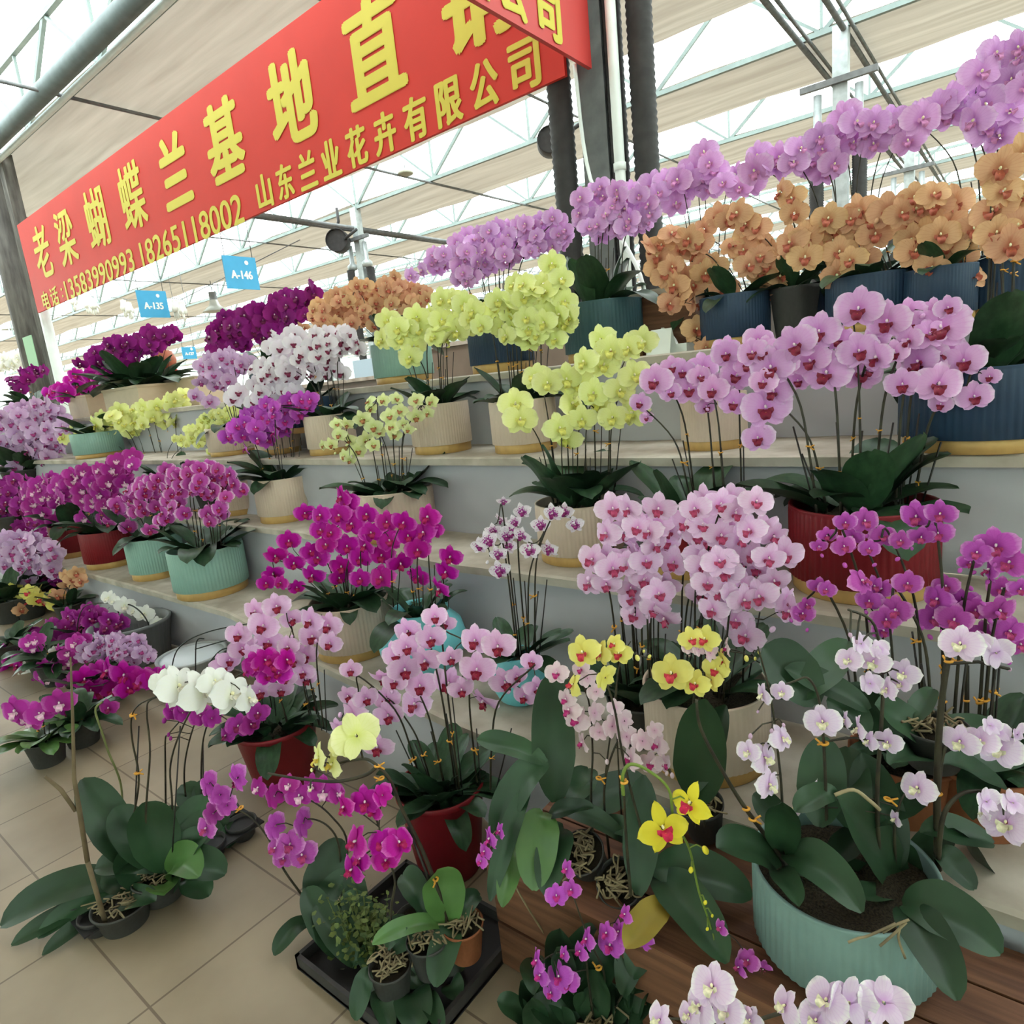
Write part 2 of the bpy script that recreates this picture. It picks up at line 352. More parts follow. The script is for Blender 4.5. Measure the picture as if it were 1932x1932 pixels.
# ---------------------------------------------------------------- writing
def glyph(s, mt, w, h, name, parent, M, bold=0.0):
    cu = bpy.data.curves.new('t', 'FONT'); cu.body = s; cu.size = 1; cu.resolution_u = 4
    o = bpy.data.objects.new('t', cu); COL.objects.link(o); bpy.context.view_layer.update()
    me = bpy.data.meshes.new_from_object(o.evaluated_get(bpy.context.evaluated_depsgraph_get()))
    bpy.data.objects.remove(o); bpy.data.curves.remove(cu)
    v = [q.co for q in me.vertices]; fs = [tuple(p.vertices) for p in me.polygons]
    x0, x1, y0, y1 = min(q.x for q in v), max(q.x for q in v), min(q.y for q in v), max(q.y for q in v)
    m = MB(); k = 0
    for dx, dy in ((0, 0),) if not bold else ((0, 0), (-1, 0), (1, 0), (0, -.6), (0, .6), (-.7, .4), (.7, -.4), (.7, .4), (-.7, -.4)):
        m.add([(((q.x - x0) / (x1 - x0) - .5) * (w - 2 * bold) + dx * bold, ((q.y - y0) / (y1 - y0) - .5) * (h - 1.2 * bold) + dy * bold, k * .0002) for q in v], fs); k += 1
    bpy.data.meshes.remove(me)
    return ob(name, m.mesh(name, mt, False), parent, M)
def facing_y(x, y, z): return T((x, y, z)) @ Matrix.Rotation(PI / 2, 4, 'X')
BX0, BX1, BZ0, BZ1, BY = -11.0, -2.15, 2.94, 4.10, 3.56
ban = empty('red_banner', (-6.5, BY, 3.5), 'long red banner with yellow Chinese lettering hung between two columns', 'banner'); ban.rotation_euler = (0, -.011, 0)
m = MB(); m.box((BX0 + 6.5, -.012, BZ0 - 3.5), (BX1 + 6.5, .012, BZ1 - 3.5)); ob('banner_sheet', m.mesh('banner_sheet', M_red, False), ban)
for ch, x in zip('老梁蝴蝶兰基地直销', (-10.32, -9.47, -8.51, -7.55, -6.59, -5.66, -4.64, -3.66, -2.72)):
    g = glyph(ch, M_yel, .60 if x > -6 else .56, .64, 'big_character', ban, facing_y(x + 6.5, -.016, .12), .028 if x > -7 else .015)
for s, x0, x1, h in (('电', -10.72, -10.46, .24), ('话', -10.40, -10.12, .24), ('：', -10.0, -9.95, .12), ('13583990993', -9.86, -7.80, .24), ('18265118002', -7.62, -5.55, .25)):
    glyph(s, M_yel, x1 - x0, h, 'small_lettering', ban, facing_y((x0 + x1) / 2 + 6.5, -.016, -.455), .007)
for s, x in zip('山东兰业花卉有限公司', (-5.19, -4.88, -4.57, -4.27, -3.96, -3.65, -3.34, -3.03, -2.73, -2.42)):
    glyph(s, M_yel, .23, .27, 'small_character', ban, facing_y(x + 6.5, -.016, -.415), .011)
M_red2 = mat('side banner red', (206, 66, 62), .45, 0, .05, 2, spec=.4)
b2 = empty('side_banner', (-2.0, 2.4, 3.4), 'second red banner hung crosswise from the near column with its lettering cut off', 'banner')
m = MB(); m.box((-.012, -1.6, -.42), (.012, 1.18, .75)); ob('banner_sheet', m.mesh('banner_sheet', M_red2, False), b2)
MX = Matrix.Rotation(PI / 2, 4, 'Z') @ Matrix.Rotation(PI / 2, 4, 'X')
for s, y in zip('有限公司', (-.12, .18, .47, .77)):
    glyph(s, M_yel, .23, .26, 'small_character', b2, T((.016, y, -.27)) @ MX, .014)

def sign(name, label, pxc, pyc, X0, w, h, text):
    d = ray(pxc, pyc); c = CAMP + d * (X0 / d.x)
    t = empty(name, c, label, 'hanging sign'); MX2 = Matrix.Rotation(PI / 2, 4, 'Z') @ Matrix.Rotation(PI / 2, 4, 'X')
    m = MB(); m.box((-.01, -w / 2, -h / 2), (.01, w / 2, h / 2)); ob('board', m.mesh('board', M_blue, False), t)
    glyph(text, M_white, w * .66, h * .26, 'lettering', t, T((.013, .0, -.06 * h)) @ MX2, .008)
    m = MB(); m.lathe([(.0, .0), (.035, .0)], 10); ob('logo_dot', m.mesh('logo_dot', M_white), t, T((.013, .2 * w, .32 * h)) @ MX2)
    m = MB()
    for s in (-1, 1): m.tube([(0, s * w * .42, h / 2), (0, s * w * .42, ZT - c.z - .03)], .006, 5)
    ob('hanging_cord', m.mesh('hanging_cord', M_grey), t)
sign('aisle_sign', 'blue hanging sign reading A-146 under the red banner', 455, 515, -10.0, .57, .50, 'A-146')
sign('aisle_sign', 'blue hanging sign reading A-135 lower left of the red banner', 289, 574, -13.4, .56, .50, 'A-135')
sign('aisle_sign', 'small far blue sign reading A-127 behind the magenta orchids', 357, 666, -17.0, .36, .30, 'A-127')

# fans, lamps, gloves
def fan(px, py, y, r, label):
    c = on_y(px, py, y); t = empty('circulation_fan', c, label, 'fan')
    Mx = Matrix.Rotation(.6, 4, 'Z') @ Matrix.Rotation(PI / 2, 4, 'X')
    m = MB(); m.lathe([(0, .10), (r * .98, .10)], 28); m.lathe([(r, -.14), (r * 1.06, -.12), (r * 1.06, .12), (r, .14), (r * .97, .12), (r * .97, -.12), (r, -.14)], 28); ob('housing', m.mesh('housing', M_dark), t, Mx)
    m = MB()
    for i in range(5):
        a = 2 * PI * i / 5; m.add([(math.cos(a + q) * k, math.sin(a + q) * k, s) for q, k, s in ((0, .1 * r, -.02), (-.25, .92 * r, -.04), (.3, .92 * r, .05), (.25, .1 * r, .03))], [(0, 1, 2, 3)])
    m.lathe([(0, -.06), (.2 * r, -.05), (.2 * r, .05), (0, .06)], 14); ob('blades', m.mesh('blades', M_grey), t, Mx)
    m = MB()
    for q in range(1, 6): m.lathe([(r * q / 6, -.135), (r * q / 6 + .008, -.13), (r * q / 6, -.125)], 24)
    for i in range(10): a = 2 * PI * i / 10; m.tube([(0, 0, -.13), (r * math.cos(a), r * math.sin(a), -.13)], .005, 4)
    ob('guard', m.mesh('guard', M_dark), t, Mx)
    m = MB(); m.tube([(.0, 0, r), (0.1, 0, r + .15), (.1, 0, ZT - c.z)], .03, 6); m.tube([(r, 0, 0), (r + .35, .05, .12)], .03, 6); ob('bracket', m.mesh('bracket', M_dark), t)
fan(1038, 268, 8.8, .18, 'dark round fan hanging just left of the near column ducts')
fan(638, 455, 9.4, .22, 'dark round fan hanging beside the far left column behind orange orchids')
def lamp(px, py, y, r, label):
    c = on_y(px, py, y); t = empty('pendant_lamp', c, label, 'lamp')
    m = MB(); m.lathe([(r * .3, r * .9), (r * .4, r * .5), (r, 0), (r * .95, 0), (r * .3, r * .45)], 20); ob('lamp_shade', m.mesh('lamp_shade', mat('lamp metal', (176, 178, 172), .4, .3, .1)), t)
    m = MB(); m.lathe([(r * .3, r * .9), (r * .3, r * 1.5), (0, r * 1.5)], 12); m.tube([(0, 0, r * 1.4), (0, 0, ZT - c.z)], .01, 5); ob('lamp_cord', m.mesh('lamp_cord', M_grey), t)
lamp(407, 588, 11, .38, 'metal pendant lamp right of the A-135 sign')
lamp(20, 622, 12, .42, 'metal pendant lamp at the far left edge')
lamp(230, 600, 16, .3, 'small far pendant lamp left of the A-135 sign')
def disc(px, py, y, label):
    c = on_y(px, py, y); t = empty('disc_lamp', c, label, 'lamp')
    m = MB(); m.lathe([(0, .05), (.12, .045), (.14, .0), (.13, -.02), (0, -.03)], 22); ob('lamp_body', m.mesh('lamp_body', mat('lamp olive', (150, 150, 132), .5)), t)
    m = MB(); m.tube([(0, 0, .04), (0, 0, ZT - c.z + .1)], .01, 5); ob('lamp_rod', m.mesh('lamp_rod', M_grey), t)
disc(765, 327, 9.0, 'flat round lamp under the roof pipe beside the red banner')
disc(770, 465, 14.0, 'far flat round lamp above the yellow-green orchids')
GL = []
def glove(px, py, y, label):
    c = on_y(px, py, y); m = MB(); GL.append(c + Vector((0, 0, .26)))
    s = .20
    m.lathe([(.28 * s, s * 1.1), (.30 * s, .7 * s), (.42 * s, .3 * s), (.36 * s, 0), (.0, -.05 * s)], 10)
    for i in range(4): m.tube([((i - 1.5) * .2 * s, 0, .05 * s), ((i - 1.5) * .27 * s, 0, -.6 * s - .1 * s * (i in (1, 2)))], [.11 * s, .08 * s], 6)
    m.tube([(.4 * s, 0, .4 * s), (.65 * s, 0, -.1 * s)], [.11 * s, .09 * s], 6)
    m.tube([(0, 0, 1.0 * s), (0, 0, .26)], .006, 4)
    o = ob('work_glove', m.mesh('work_glove', mat('white cotton', (236, 236, 228), .9))); o.location = c; o.rotation_euler = (0, 0, R.uniform(-.8, .8))
    tag(o, label, 'glove', 'hanging white gloves')
for i, (px, py) in enumerate(((140, 574), (166, 580), (178, 582), (236, 586), (246, 590), (333, 588), (346, 592))):
    glove(px, py, 6.6, 'white cotton glove hanging on a line below the left end of the banner')
rod('glove_line', [GL[0] - Vector((4, 0, -.1))] + GL + [GL[-1] + Vector((4, 0, .3))], .008, M_grey, 'thin line strung below the banner carrying white gloves', 'line', None, 'thing', 5)
# ---------------------------------------------------------------- orchid flowers, leaves, pots (shared meshes)
def petal(m, ang, Ln, hw, z0, cup, mi, nu=8, nv=6, p=.75, tipsharp=.5, back=0.0, wave=0.0):
    vs = []; ca, sa = math.cos(ang), math.sin(ang)
    for i in range(nu + 1):
        u = i / nu; w = hw * (math.sin(PI * min(1, (u * .96 + .02)) ** p) ** tipsharp) * (1 if u > .06 else .55)
        if i == nu: w *= .55
        for j in range(nv + 1):
            v = -1 + 2 * j / nv; r = .03 + u * (Ln - .03) - (.035 * Ln * v * v if i == nu else 0)
            z = z0 + cup * (4 * u * (1 - u)) - back * u * u + cup * .8 * (v * v) * u - .02 * (1 - abs(v)) * u + wave * math.sin(v * 5 + u * 4) * u
            x, y = r, v * w
            vs.append((x * ca - y * sa, x * sa + y * ca, z))
    fs = [(i * (nv + 1) + j, (i + 1) * (nv + 1) + j, (i + 1) * (nv + 1) + j + 1, i * (nv + 1) + j + 1) for i in range(nu) for j in range(nv)]
    m.add(vs, fs, mi)
def ellip(m, c, r, mi, n=8, k=6, rotx=0.0):
    vs = []
    for i in range(k + 1):
        th = PI * i / k
        for j in range(n):
            a = 2 * PI * j / n; x, y, z = r[0] * math.sin(th) * math.cos(a), r[1] * math.sin(th) * math.sin(a), r[2] * math.cos(th)
            y, z = y * math.cos(rotx) - z * math.sin(rotx), y * math.sin(rotx) + z * math.cos(rotx)
            vs.append((c[0] + x, c[1] + y, c[2] + z))
    m.add(vs, [(i * n + j, (i + 1) * n + j, (i + 1) * n + (j + 1) % n, i * n + (j + 1) % n) for i in range(k) for j in range(n)], mi)
def flower_mesh(name, mats, pw=.27, sw=.15, pa=8, var=0, liplen=.24, lipw=.12, star=False):
    m = MB(); d = math.radians; j = (var - 1) * .03
    ts = .5 if not star else .8
    bk = .05 + .05 * var
    petal(m, d(90 + 3 * (var - 1)), .47, sw * (1 + j), -.015, .02, 0, tipsharp=ts, back=.03 + .02 * var)
    petal(m, d(-128 + 4 * j), .44, sw, -.02, .02, 0, tipsharp=ts, back=.03)
    petal(m, d(-52 - 60 * j), .44, sw, -.02, .02, 0, tipsharp=ts, back=.05)
    petal(m, d(pa + 40 * j), .5, pw, .012, .035, 0, p=.82, tipsharp=.42 if not star else .75, back=bk, wave=.006)
    petal(m, d(180 - pa + 30 * j), .5, pw * (1 - j), .015, .03, 0, p=.82, tipsharp=.42 if not star else .75, back=bk, wave=-.006)
    # lip: hanging mid lobe with forked tip, two side lobes, column
    vs = []
    for i in range(6):
        u = i / 5; w = lipw * (.35 + .65 * math.sin(PI * (.15 + .8 * u)) ** .8)
        for q in (-1, -.5, 0, .5, 1):
            vs.append((q * w, -.04 - liplen * u, .05 + .14 * math.sin(u * 2.4) + .05 * q * q))
    m.add(vs, [(i * 5 + k, (i + 1) * 5 + k, (i + 1) * 5 + k + 1, i * 5 + k + 1) for i in range(5) for k in range(4)], 1)
    for s in (-1, 1):
        vs = [(s * .03, -.03, .04), (s * .05, -.12, .06), (s * .15, -.07, .13), (s * .14, .0, .15), (s * .10, -.13, .17), (s * .06, -.02, .12)]
        m.add(vs, [(0, 1, 4, 5), (5, 4, 2, 3)], 1)
    ellip(m, (0, .015, .06), (.026, .042, .05), 2)
    ellip(m, (0, -.10, .12), (.022, .018, .02), 3, 6, 4)
    return m.mesh(name, mats)
M_col = mat('flower column', (238, 214, 226), .5)
M_coly = mat('flower column pale', (240, 234, 190), .5)
M_callus = mat('throat callus', (214, 150, 66), .5)
VAR = {}
def variety(key, cen, mid, edge, lip, col=None, pw=.27, sw=.15, pa=8, liplen=.19, lipw=.095, star=False, blotch=None, bud=None, rnd=.10, hue=.012, trans=.2):
    pm = petal_mat('petal ' + key, cen, mid, edge, rnd, hue, trans, blotch)
    lm = mat('lip ' + key, lip, .5, 0, .25, 12)
    mats = [pm, lm, col or M_col, M_callus]
    fl = [flower_mesh('flower ' + key, mats, pw, sw, pa, v, liplen, lipw, star) for v in range(3)]
    b = MB(); ellip(b, (0, 0, .05), (.16, .16, .22), 0, 8, 6); bm = b.mesh('bud ' + key, bud_mat(bud or mid))
    VAR[key] = (fl, bm)
variety('lilac', (198, 126, 204), (222, 168, 226), (236, 200, 240), (216, 140, 196), M_coly, .29, liplen=.17, lipw=.08)
variety('orange', (196, 128, 96), (220, 172, 134), (228, 184, 140), (186, 96, 74), M_coly, .27, .17)
variety('lime', (222, 228, 128), (236, 240, 162), (242, 244, 184), (222, 218, 110), M_coly, .28, .17, hue=.006)
variety('cream', (206, 218, 130), (226, 232, 172), (236, 240, 194), (172, 112, 70), M_coly, .25, .17, star=True)
variety('wine', (120, 16, 102), (140, 24, 120), (152, 34, 130), (110, 8, 74), None, .29, .17)
variety('fuchsia', (170, 6, 130), (188, 18, 156), (222, 104, 200), (176, 8, 92), None, .29, .16)
variety('white', (238, 226, 236), (236, 228, 238), (242, 238, 244), (128, 34, 72), None, .29, .16)
variety('palelilac', (190, 140, 196), (212, 178, 216), (224, 200, 228), (168, 60, 130), None, .28, .16)
variety('violet', (176, 60, 176), (196, 84, 200), (216, 130, 214), (200, 40, 140), None, .28, .16)
variety('pinkrim', (160, 36, 128), (196, 84, 174), (240, 200, 234), (170, 24, 84), None, .28, .16)
variety('magenta', (170, 60, 150), (176, 44, 150), (200, 104, 184), (236, 190, 214), None, .28, .16)
variety('blush', (228, 158, 218), (238, 202, 236), (246, 224, 246), (190, 70, 112), None, .26, .17, liplen=.17, lipw=.085)
variety('bigpink', (218, 138, 214), (228, 174, 226), (242, 214, 242), (140, 32, 62), None, .30, .17, liplen=.19, lipw=.105)
variety('pink', (222, 150, 214), (236, 190, 232), (246, 220, 244), (146, 22, 56), None, .30, .16, liplen=.19, lipw=.10)
variety('orchidpurple', (168, 54, 158), (190, 84, 182), (222, 152, 214), (184, 60, 120), None, .29, .17)
variety('spotted', (232, 216, 232), (236, 226, 236), (240, 234, 240), (140, 30, 110), None, .24, .16, star=True, blotch=(168, 66, 150))
variety('yellow', (236, 222, 110), (234, 224, 122), (238, 230, 142), (206, 52, 70), M_coly, .26, .17, hue=.004)
variety('brightyellow', (238, 222, 60), (240, 224, 62), (242, 230, 84), (208, 30, 76), M_coly, .2, .14, pa=-6, star=True, hue=.002)
variety('paleyellow', (224, 228, 130), (236, 236, 168), (242, 240, 186), (230, 200, 90), M_coly, .28, .17, hue=.004)
variety('snow', (240, 242, 226), (244, 244, 240), (246, 246, 244), (244, 240, 220), M_coly, .28, .16, hue=.002, rnd=.04)
variety('faded', (226, 176, 206), (230, 204, 214), (238, 220, 226), (186, 40, 120), None, .27, .16)
variety('dawn', (214, 168, 222), (232, 210, 236), (244, 240, 242), (240, 234, 200), M_coly, .29, .16, liplen=.17, lipw=.09, bud=(206, 170, 200))
variety('deep', (140, 24, 116), (156, 40, 140), (186, 90, 168), (130, 8, 80), None, .28, .17)

def leaf_mesh(name, droop, fold, twist, mt, notch=0.0):
    m = MB(); nu, nv = 14, 6; vs = []
    for i in range(nu + 1):
        u = i / nu; w = .5 * (1 - abs(2 * (u * .985 + .01) ** .8 - 1) ** 3.2) ** .55 * (.55 + .45 * min(1, u * 2.5 + .2))
        for j in range(nv + 1):
            v = -1 + 2 * j / nv
            y = u * (1 - droop * .35 * u * u); z = .16 * math.sin(u * PI * .5) * (1 - droop) - droop * u * u * .75
            vs.append((v * w + twist * u * u * .25, y, z + fold * abs(v) * (.3 + .7 * (1 - u)) * .16 - .008 * (1 - abs(v)) + .012 * math.sin(u * 9 + v * 2)))
    m.add(vs, [(i * (nv + 1) + j, i * (nv + 1) + j + 1, (i + 1) * (nv + 1) + j + 1, (i + 1) * (nv + 1) + j) for i in range(nu) for j in range(nv)])
    return m.mesh(name, mt)
LEAF = [leaf_mesh('leaf', d, f, t, M_leaf) for d, f, t in ((.05, .5, .1), (.2, .8, -.15), (.35, .5, .2), (.55, .6, -.2), (.75, .5, .1))]

def pot_meshes():
    out = {}
    n = 264
    body = [(.0, .17), (.985, .17, .0), (.99, .172, .014), (.99, .95, .014), (.992, .965, 0), (1.0, .985, 0), (.995, 1.0, 0), (.955, 1.0, 0), (.95, .98, 0), (.945, .80, 0)]
    m = MB(); m.lathe(body, n, 0, flute=66); out['ribbed'] = m
    m = MB(); m.lathe([(0, 0), (.93, 0), (.945, .01), (.945, .16), (.935, .172), (.0, .172)], 64); out['band'] = m
    m = MB(); m.lathe([(0, .0), (.70, 0), (.72, .02), (.96, .93), (1.0, .94), (1.0, 1.0), (.94, 1.0), (.92, .85)], 56); out['taper'] = m
    m = MB(); m.lathe([(0, 0), (.5, 0), (.75, .1), (.98, .38), (1.0, .52), (.92, .74), (.66, .93), (.66, 1.0), (.6, 1.0), (.6, .86)], 56); out['vase'] = m
    m = MB(); m.lathe([(0, .86)] + [(.0 + .93 * i / 8, .86 + .03 * math.sin(i * 2.1)) for i in range(1, 9)], 28); out['soil'] = m
    m = MB(); m.lathe([(0, .84)] + [(.58 * i / 6, .84) for i in range(1, 7)], 28); out['soilv'] = m
    m = MB(); m.box((-1, -.55, 0), (1, .55, .92)); m.box((-1.02, -.57, .9), (1.02, .57, 1)); out['box'] = m
    return out
PG = pot_meshes(); PM = {}
def pmesh(shape, mt):
    k = (shape, mt.name)
    if k not in PM: PM[k] = PG[shape].mesh(shape, mt, shape != 'box')
    return PM[k]
SHAPE = {'cream': 'ribbed', 'mint': 'ribbed', 'shaded_mint': 'ribbed', 'navy': 'ribbed', 'teal': 'ribbed', 'red': 'ribbed', 'redtaper': 'taper', 'vase': 'vase', 'dark': 'taper', 'terracotta': 'taper', 'black': 'taper', 'box': 'box'}
def add_pot(t, kind, r, h, band=True):
    S = Matrix.Diagonal((r, r, h, 1)); sh = SHAPE[kind]; mt = POTM['red' if kind == 'redtaper' else kind]
    p = ob('pot', pmesh(sh, mt), t, S)
    if sh == 'ribbed' and band: ob('gold_base', pmesh('band', M_gold), t, S)
    if sh != 'box': ob('potting_mix', pmesh('soilv' if sh == 'vase' else 'soil', M_soil), t, S)
    return p

def frame(nrm, up=(0, 0, 1), rollv=0.0):
    z = Vector(nrm).normalized(); x = Vector(up).cross(z)
    if x.length < 1e-4: x = Vector((1, 0, 0))
    x.normalize(); y = z.cross(x)
    c, s = math.cos(rollv), math.sin(rollv)
    x, y = x * c + y * s, y * c - x * s
    return Matrix(((x.x, y.x, z.x, 0), (x.y, y.y, z.y, 0), (x.z, y.z, z.z, 0), (0, 0, 0, 1)))
def place_leaf(parent, base, az, elev, length, width, me=None, rollv=0.0):
    """base: local point; az: heading; elev: rise of the leaf at its root"""
    d = Vector((math.cos(az) * math.cos(elev), math.sin(az) * math.cos(elev), math.sin(elev)))
    side = Vector((-math.sin(az), math.cos(az), 0)); n = (-side).cross(d) if False else d.cross(-side)
    if n.z < 0: n = -n
    x = d.cross(n)
    Mx = Matrix(((x.x, d.x, n.x, 0), (x.y, d.y, n.y, 0), (x.z, d.z, n.z, 0), (0, 0, 0, 1)))
    return ob('leaf', me or R.choice(LEAF), parent, T(base) @ Mx @ Matrix.Rotation(rollv, 4, 'Y') @ Matrix.Diagonal((width, length, length, 1)))
def big_leaf(parent, org, base, tip, width, lift=.05, mt=None, tilt=0.0, fold=.25):
    """one leaf with its own curve from base to tip (world points), width in metres"""
    base, tip = Vector(base), Vector(tip); mid = (base + tip) / 2 + Vector((0, 0, lift)); m = MB(); nu, nv = 16, 6; vs = []
    toc = (CAMP - mid).normalized(); upn = (toc * .75 + Vector((0, 0, .65)) + Vector((tilt, 0, 0))).normalized()
    pts = [base * (1 - u) ** 2 + mid * 2 * u * (1 - u) + tip * u * u for u in [i / nu for i in range(nu + 1)]]
    for i in range(nu + 1):
        u = i / nu; tg = (pts[min(i + 1, nu)] - pts[max(i - 1, 0)]).normalized()
        sd = tg.cross(upn)
        sd = sd.normalized() if sd.length > 1e-4 else RT
        nn = sd.cross(tg); w = .5 * width * (1 - abs(2 * (u * .985 + .01) ** .82 - 1) ** 2.9) ** .6 * (.5 + .5 * min(1, u * 2.2 + .2))
        for j in range(nv + 1):
            v = -1 + 2 * j / nv
            vs.append(pts[i] + sd * (v * w) + nn * (fold * w * abs(v) - .004 * (1 - abs(v)) + .004 * math.sin(u * 8 + v)) - Vector(org))
    m.add(vs, [(i * (nv + 1) + j, i * (nv + 1) + j + 1, (i + 1) * (nv + 1) + j + 1, (i + 1) * (nv + 1) + j) for i in range(nu) for j in range(nv)])
    return ob('leaf', m.mesh('leaf', mt or M_leaf), parent)
def smooth_path(P, n=5):
    P = [Vector(p) for p in P]; out = []
    for i in range(len(P) - 1):
        a, b, c, d = P[max(i - 1, 0)], P[i], P[i + 1], P[min(i + 2, len(P) - 1)]
        for k in range(n):
            t = k / n; out.append(.5 * ((2 * b) + (c - a) * t + (2 * a - 5 * b + 4 * c - d) * t * t + (3 * b - a - 3 * c + d) * t ** 3))
    out.append(P[-1]); return out
CLIPM = None
def clip_mesh():
    global CLIPM
    if CLIPM is None:
        m = MB(); m.tube([(.006 * math.cos(a), .006 * math.sin(a), .004 * math.sin(a * .5)) for a in [i * PI / 5 for i in range(11)]], .0028, 5)
        m.tube([(.005, 0, 0), (.018, -.006, .006)], .0022, 5); m.tube([(.005, 0, 0), (.014, -.01, -.009)], .0022, 5); CLIPM = m.mesh('stem_clip', M_clip)
    return CLIPM
def put_flower(sp, org, p, s, var, nrm=None, rollv=None, spread=.3):
    fl, _ = VAR[var]
    if nrm is None:
        toc = (CAMP - p); toc.z = 0; toc.normalize()
        nrm = toc * .75 + Vector((0, -.4, 0)) + Vector((R.gauss(0, spread), R.gauss(0, spread), R.gauss(-.05, spread * .6)))
    o = ob('flower', R.choice(fl), sp, T(p - org) @ frame(nrm, rollv=R.gauss(0, .18) if rollv is None else rollv) @ Matrix.Scale(s, 4)); return o
def put_bud(sp, org, p, s, var, d=(0, 0, 1)):
    return ob('bud', VAR[var][1], sp, T(p - org) @ frame(d) @ Matrix.Scale(s, 4))

def fill(reg, size, k=.60):
    """scatter flower centres over the patch of blossom the plant carries (picture units, later given depth)"""
    x0 = min(c[0] - c[2] for c in reg); x1 = max(c[0] + c[2] for c in reg); y0 = min(c[1] - c[2] for c in reg); y1 = max(c[1] + c[2] for c in reg)
    pts = []; miss = 0
    while miss < 900 and len(pts) < 96:
        x, y = R.uniform(x0, x1), R.uniform(y0, y1)
        if any((x - c[0]) ** 2 + (y - c[1]) ** 2 < max(c[2] - .28 * size, .4 * c[2]) ** 2 for c in reg) and all((x - q[0]) ** 2 + ((y - q[1]) * 1.12) ** 2 > (k * size) ** 2 for q in pts):
            pts.append((x, y)); miss = 0
        else: miss += 1
    return pts

def spikes(t, org, fls, var, nsp, bases, size_m, stake=True, clips=1, rad=.0026, buds=1, spread=.3):
    """fls: (world point, size, normal or None). Groups flowers into nsp spikes and builds stem > flowers, buds, clips"""
    if not fls: return
    fls = sorted(fls, key=lambda q: q[0].dot(RT)); nsp = min(nsp, len(fls)); cs = [fls[int((i + .5) * len(fls) / nsp)][0].copy() for i in range(nsp)]
    for it in range(6):
        g = [[] for _ in cs]
        for q in fls: g[min(range(nsp), key=lambda i: (q[0] - cs[i]).length)].append(q)
        cs = [sum((q[0] for q in x), Vector()) / len(x) if x else c for x, c in zip(g, cs)]
    g = [x for x in g if x]; g.sort(key=lambda x: sum(q[0].dot(RT) for q in x) / len(x))
    bases = sorted(bases, key=lambda b: b.dot(RT))
    for gi, grp in enumerate(g):
        b = bases[int((gi + .5) * len(bases) / len(g))] + Vector((R.gauss(0, .006), R.gauss(0, .006), 0))
        c = sum((q[0] for q in grp), Vector()) / len(grp)
        rest = list(grp); cur = min(rest, key=lambda q: abs(q[0].dot(RT) - b.dot(RT)) - .9 * q[0].z); chain = []
        while rest:
            rest.remove(cur); chain.append(cur)
            if rest: cur = min(rest, key=lambda q: (q[0] - chain[-1][0]).length)
        pts = []
        pp = [q[0] + NH * (.28 * q[1]) for q in chain]
        for i in range(len(pp)):
            w = pp[max(0, i - 1):i + 2]; pts.append(sum(w, Vector()) / len(w))
        top = pts[0]; rise = top.z - b.z
        path = [b, b + Vector(((top.x - b.x) * .12, (top.y - b.y) * .12, rise * .35)), b + Vector(((top.x - b.x) * .35, (top.y - b.y) * .35, rise * .72)), top + Vector((0, 0, .012))] + pts[1:]
        sm = smooth_path(path, 5); n = len(sm)
        m = MB(); m.tube([p - org for p in sm], [rad * (1.15 - .6 * i / n) for i in range(n)], 6)
        for q in chain:
            e = q[0] + NH * (.05 * q[1]); nb = min(sm[8:] or sm, key=lambda p: (p - e).length)
            if (nb - e).length < .15: m.tube([nb - org, (nb + e) / 2 - org + Vector((0, 0, .006)), e - org], rad * .5, 4, 0, False)
        sp = ob('flower_spike', m.mesh('flower_spike', M_stem), t)
        if stake:
            s2 = MB(); a = b - org + Vector((.006, .004, -.02)); h = sm[min(n - 1, 13)] - org
            s2.tube([a, a * .4 + h * .6 + Vector((.004, .004, 0))], rad * .75, 5); ob('stake', s2.mesh('stake', M_stake), sp)
        for k in range(clips):
            u = .25 + .5 * (k + R.random() * .6) / max(1, clips); p = sm[min(n - 1, int(u * 15))]
            ob('stem_clip', clip_mesh(), sp, T(p - org) @ Matrix.Rotation(R.uniform(0, 6), 4, 'Z') @ Matrix.Scale(R.uniform(.6, .95), 4))
        for q in chain: put_flower(sp, org, q[0], q[1], var, q[2], spread=spread)
        for k in range(buds):
            e = sm[-1]; p = e + Vector((R.gauss(0, .02), -.01, -.012 - .016 * k)) - NH * .01
            put_bud(sp, org, p, size_m * R.uniform(.35, .55), var, (R.gauss(0, .5), -.5, -.5))

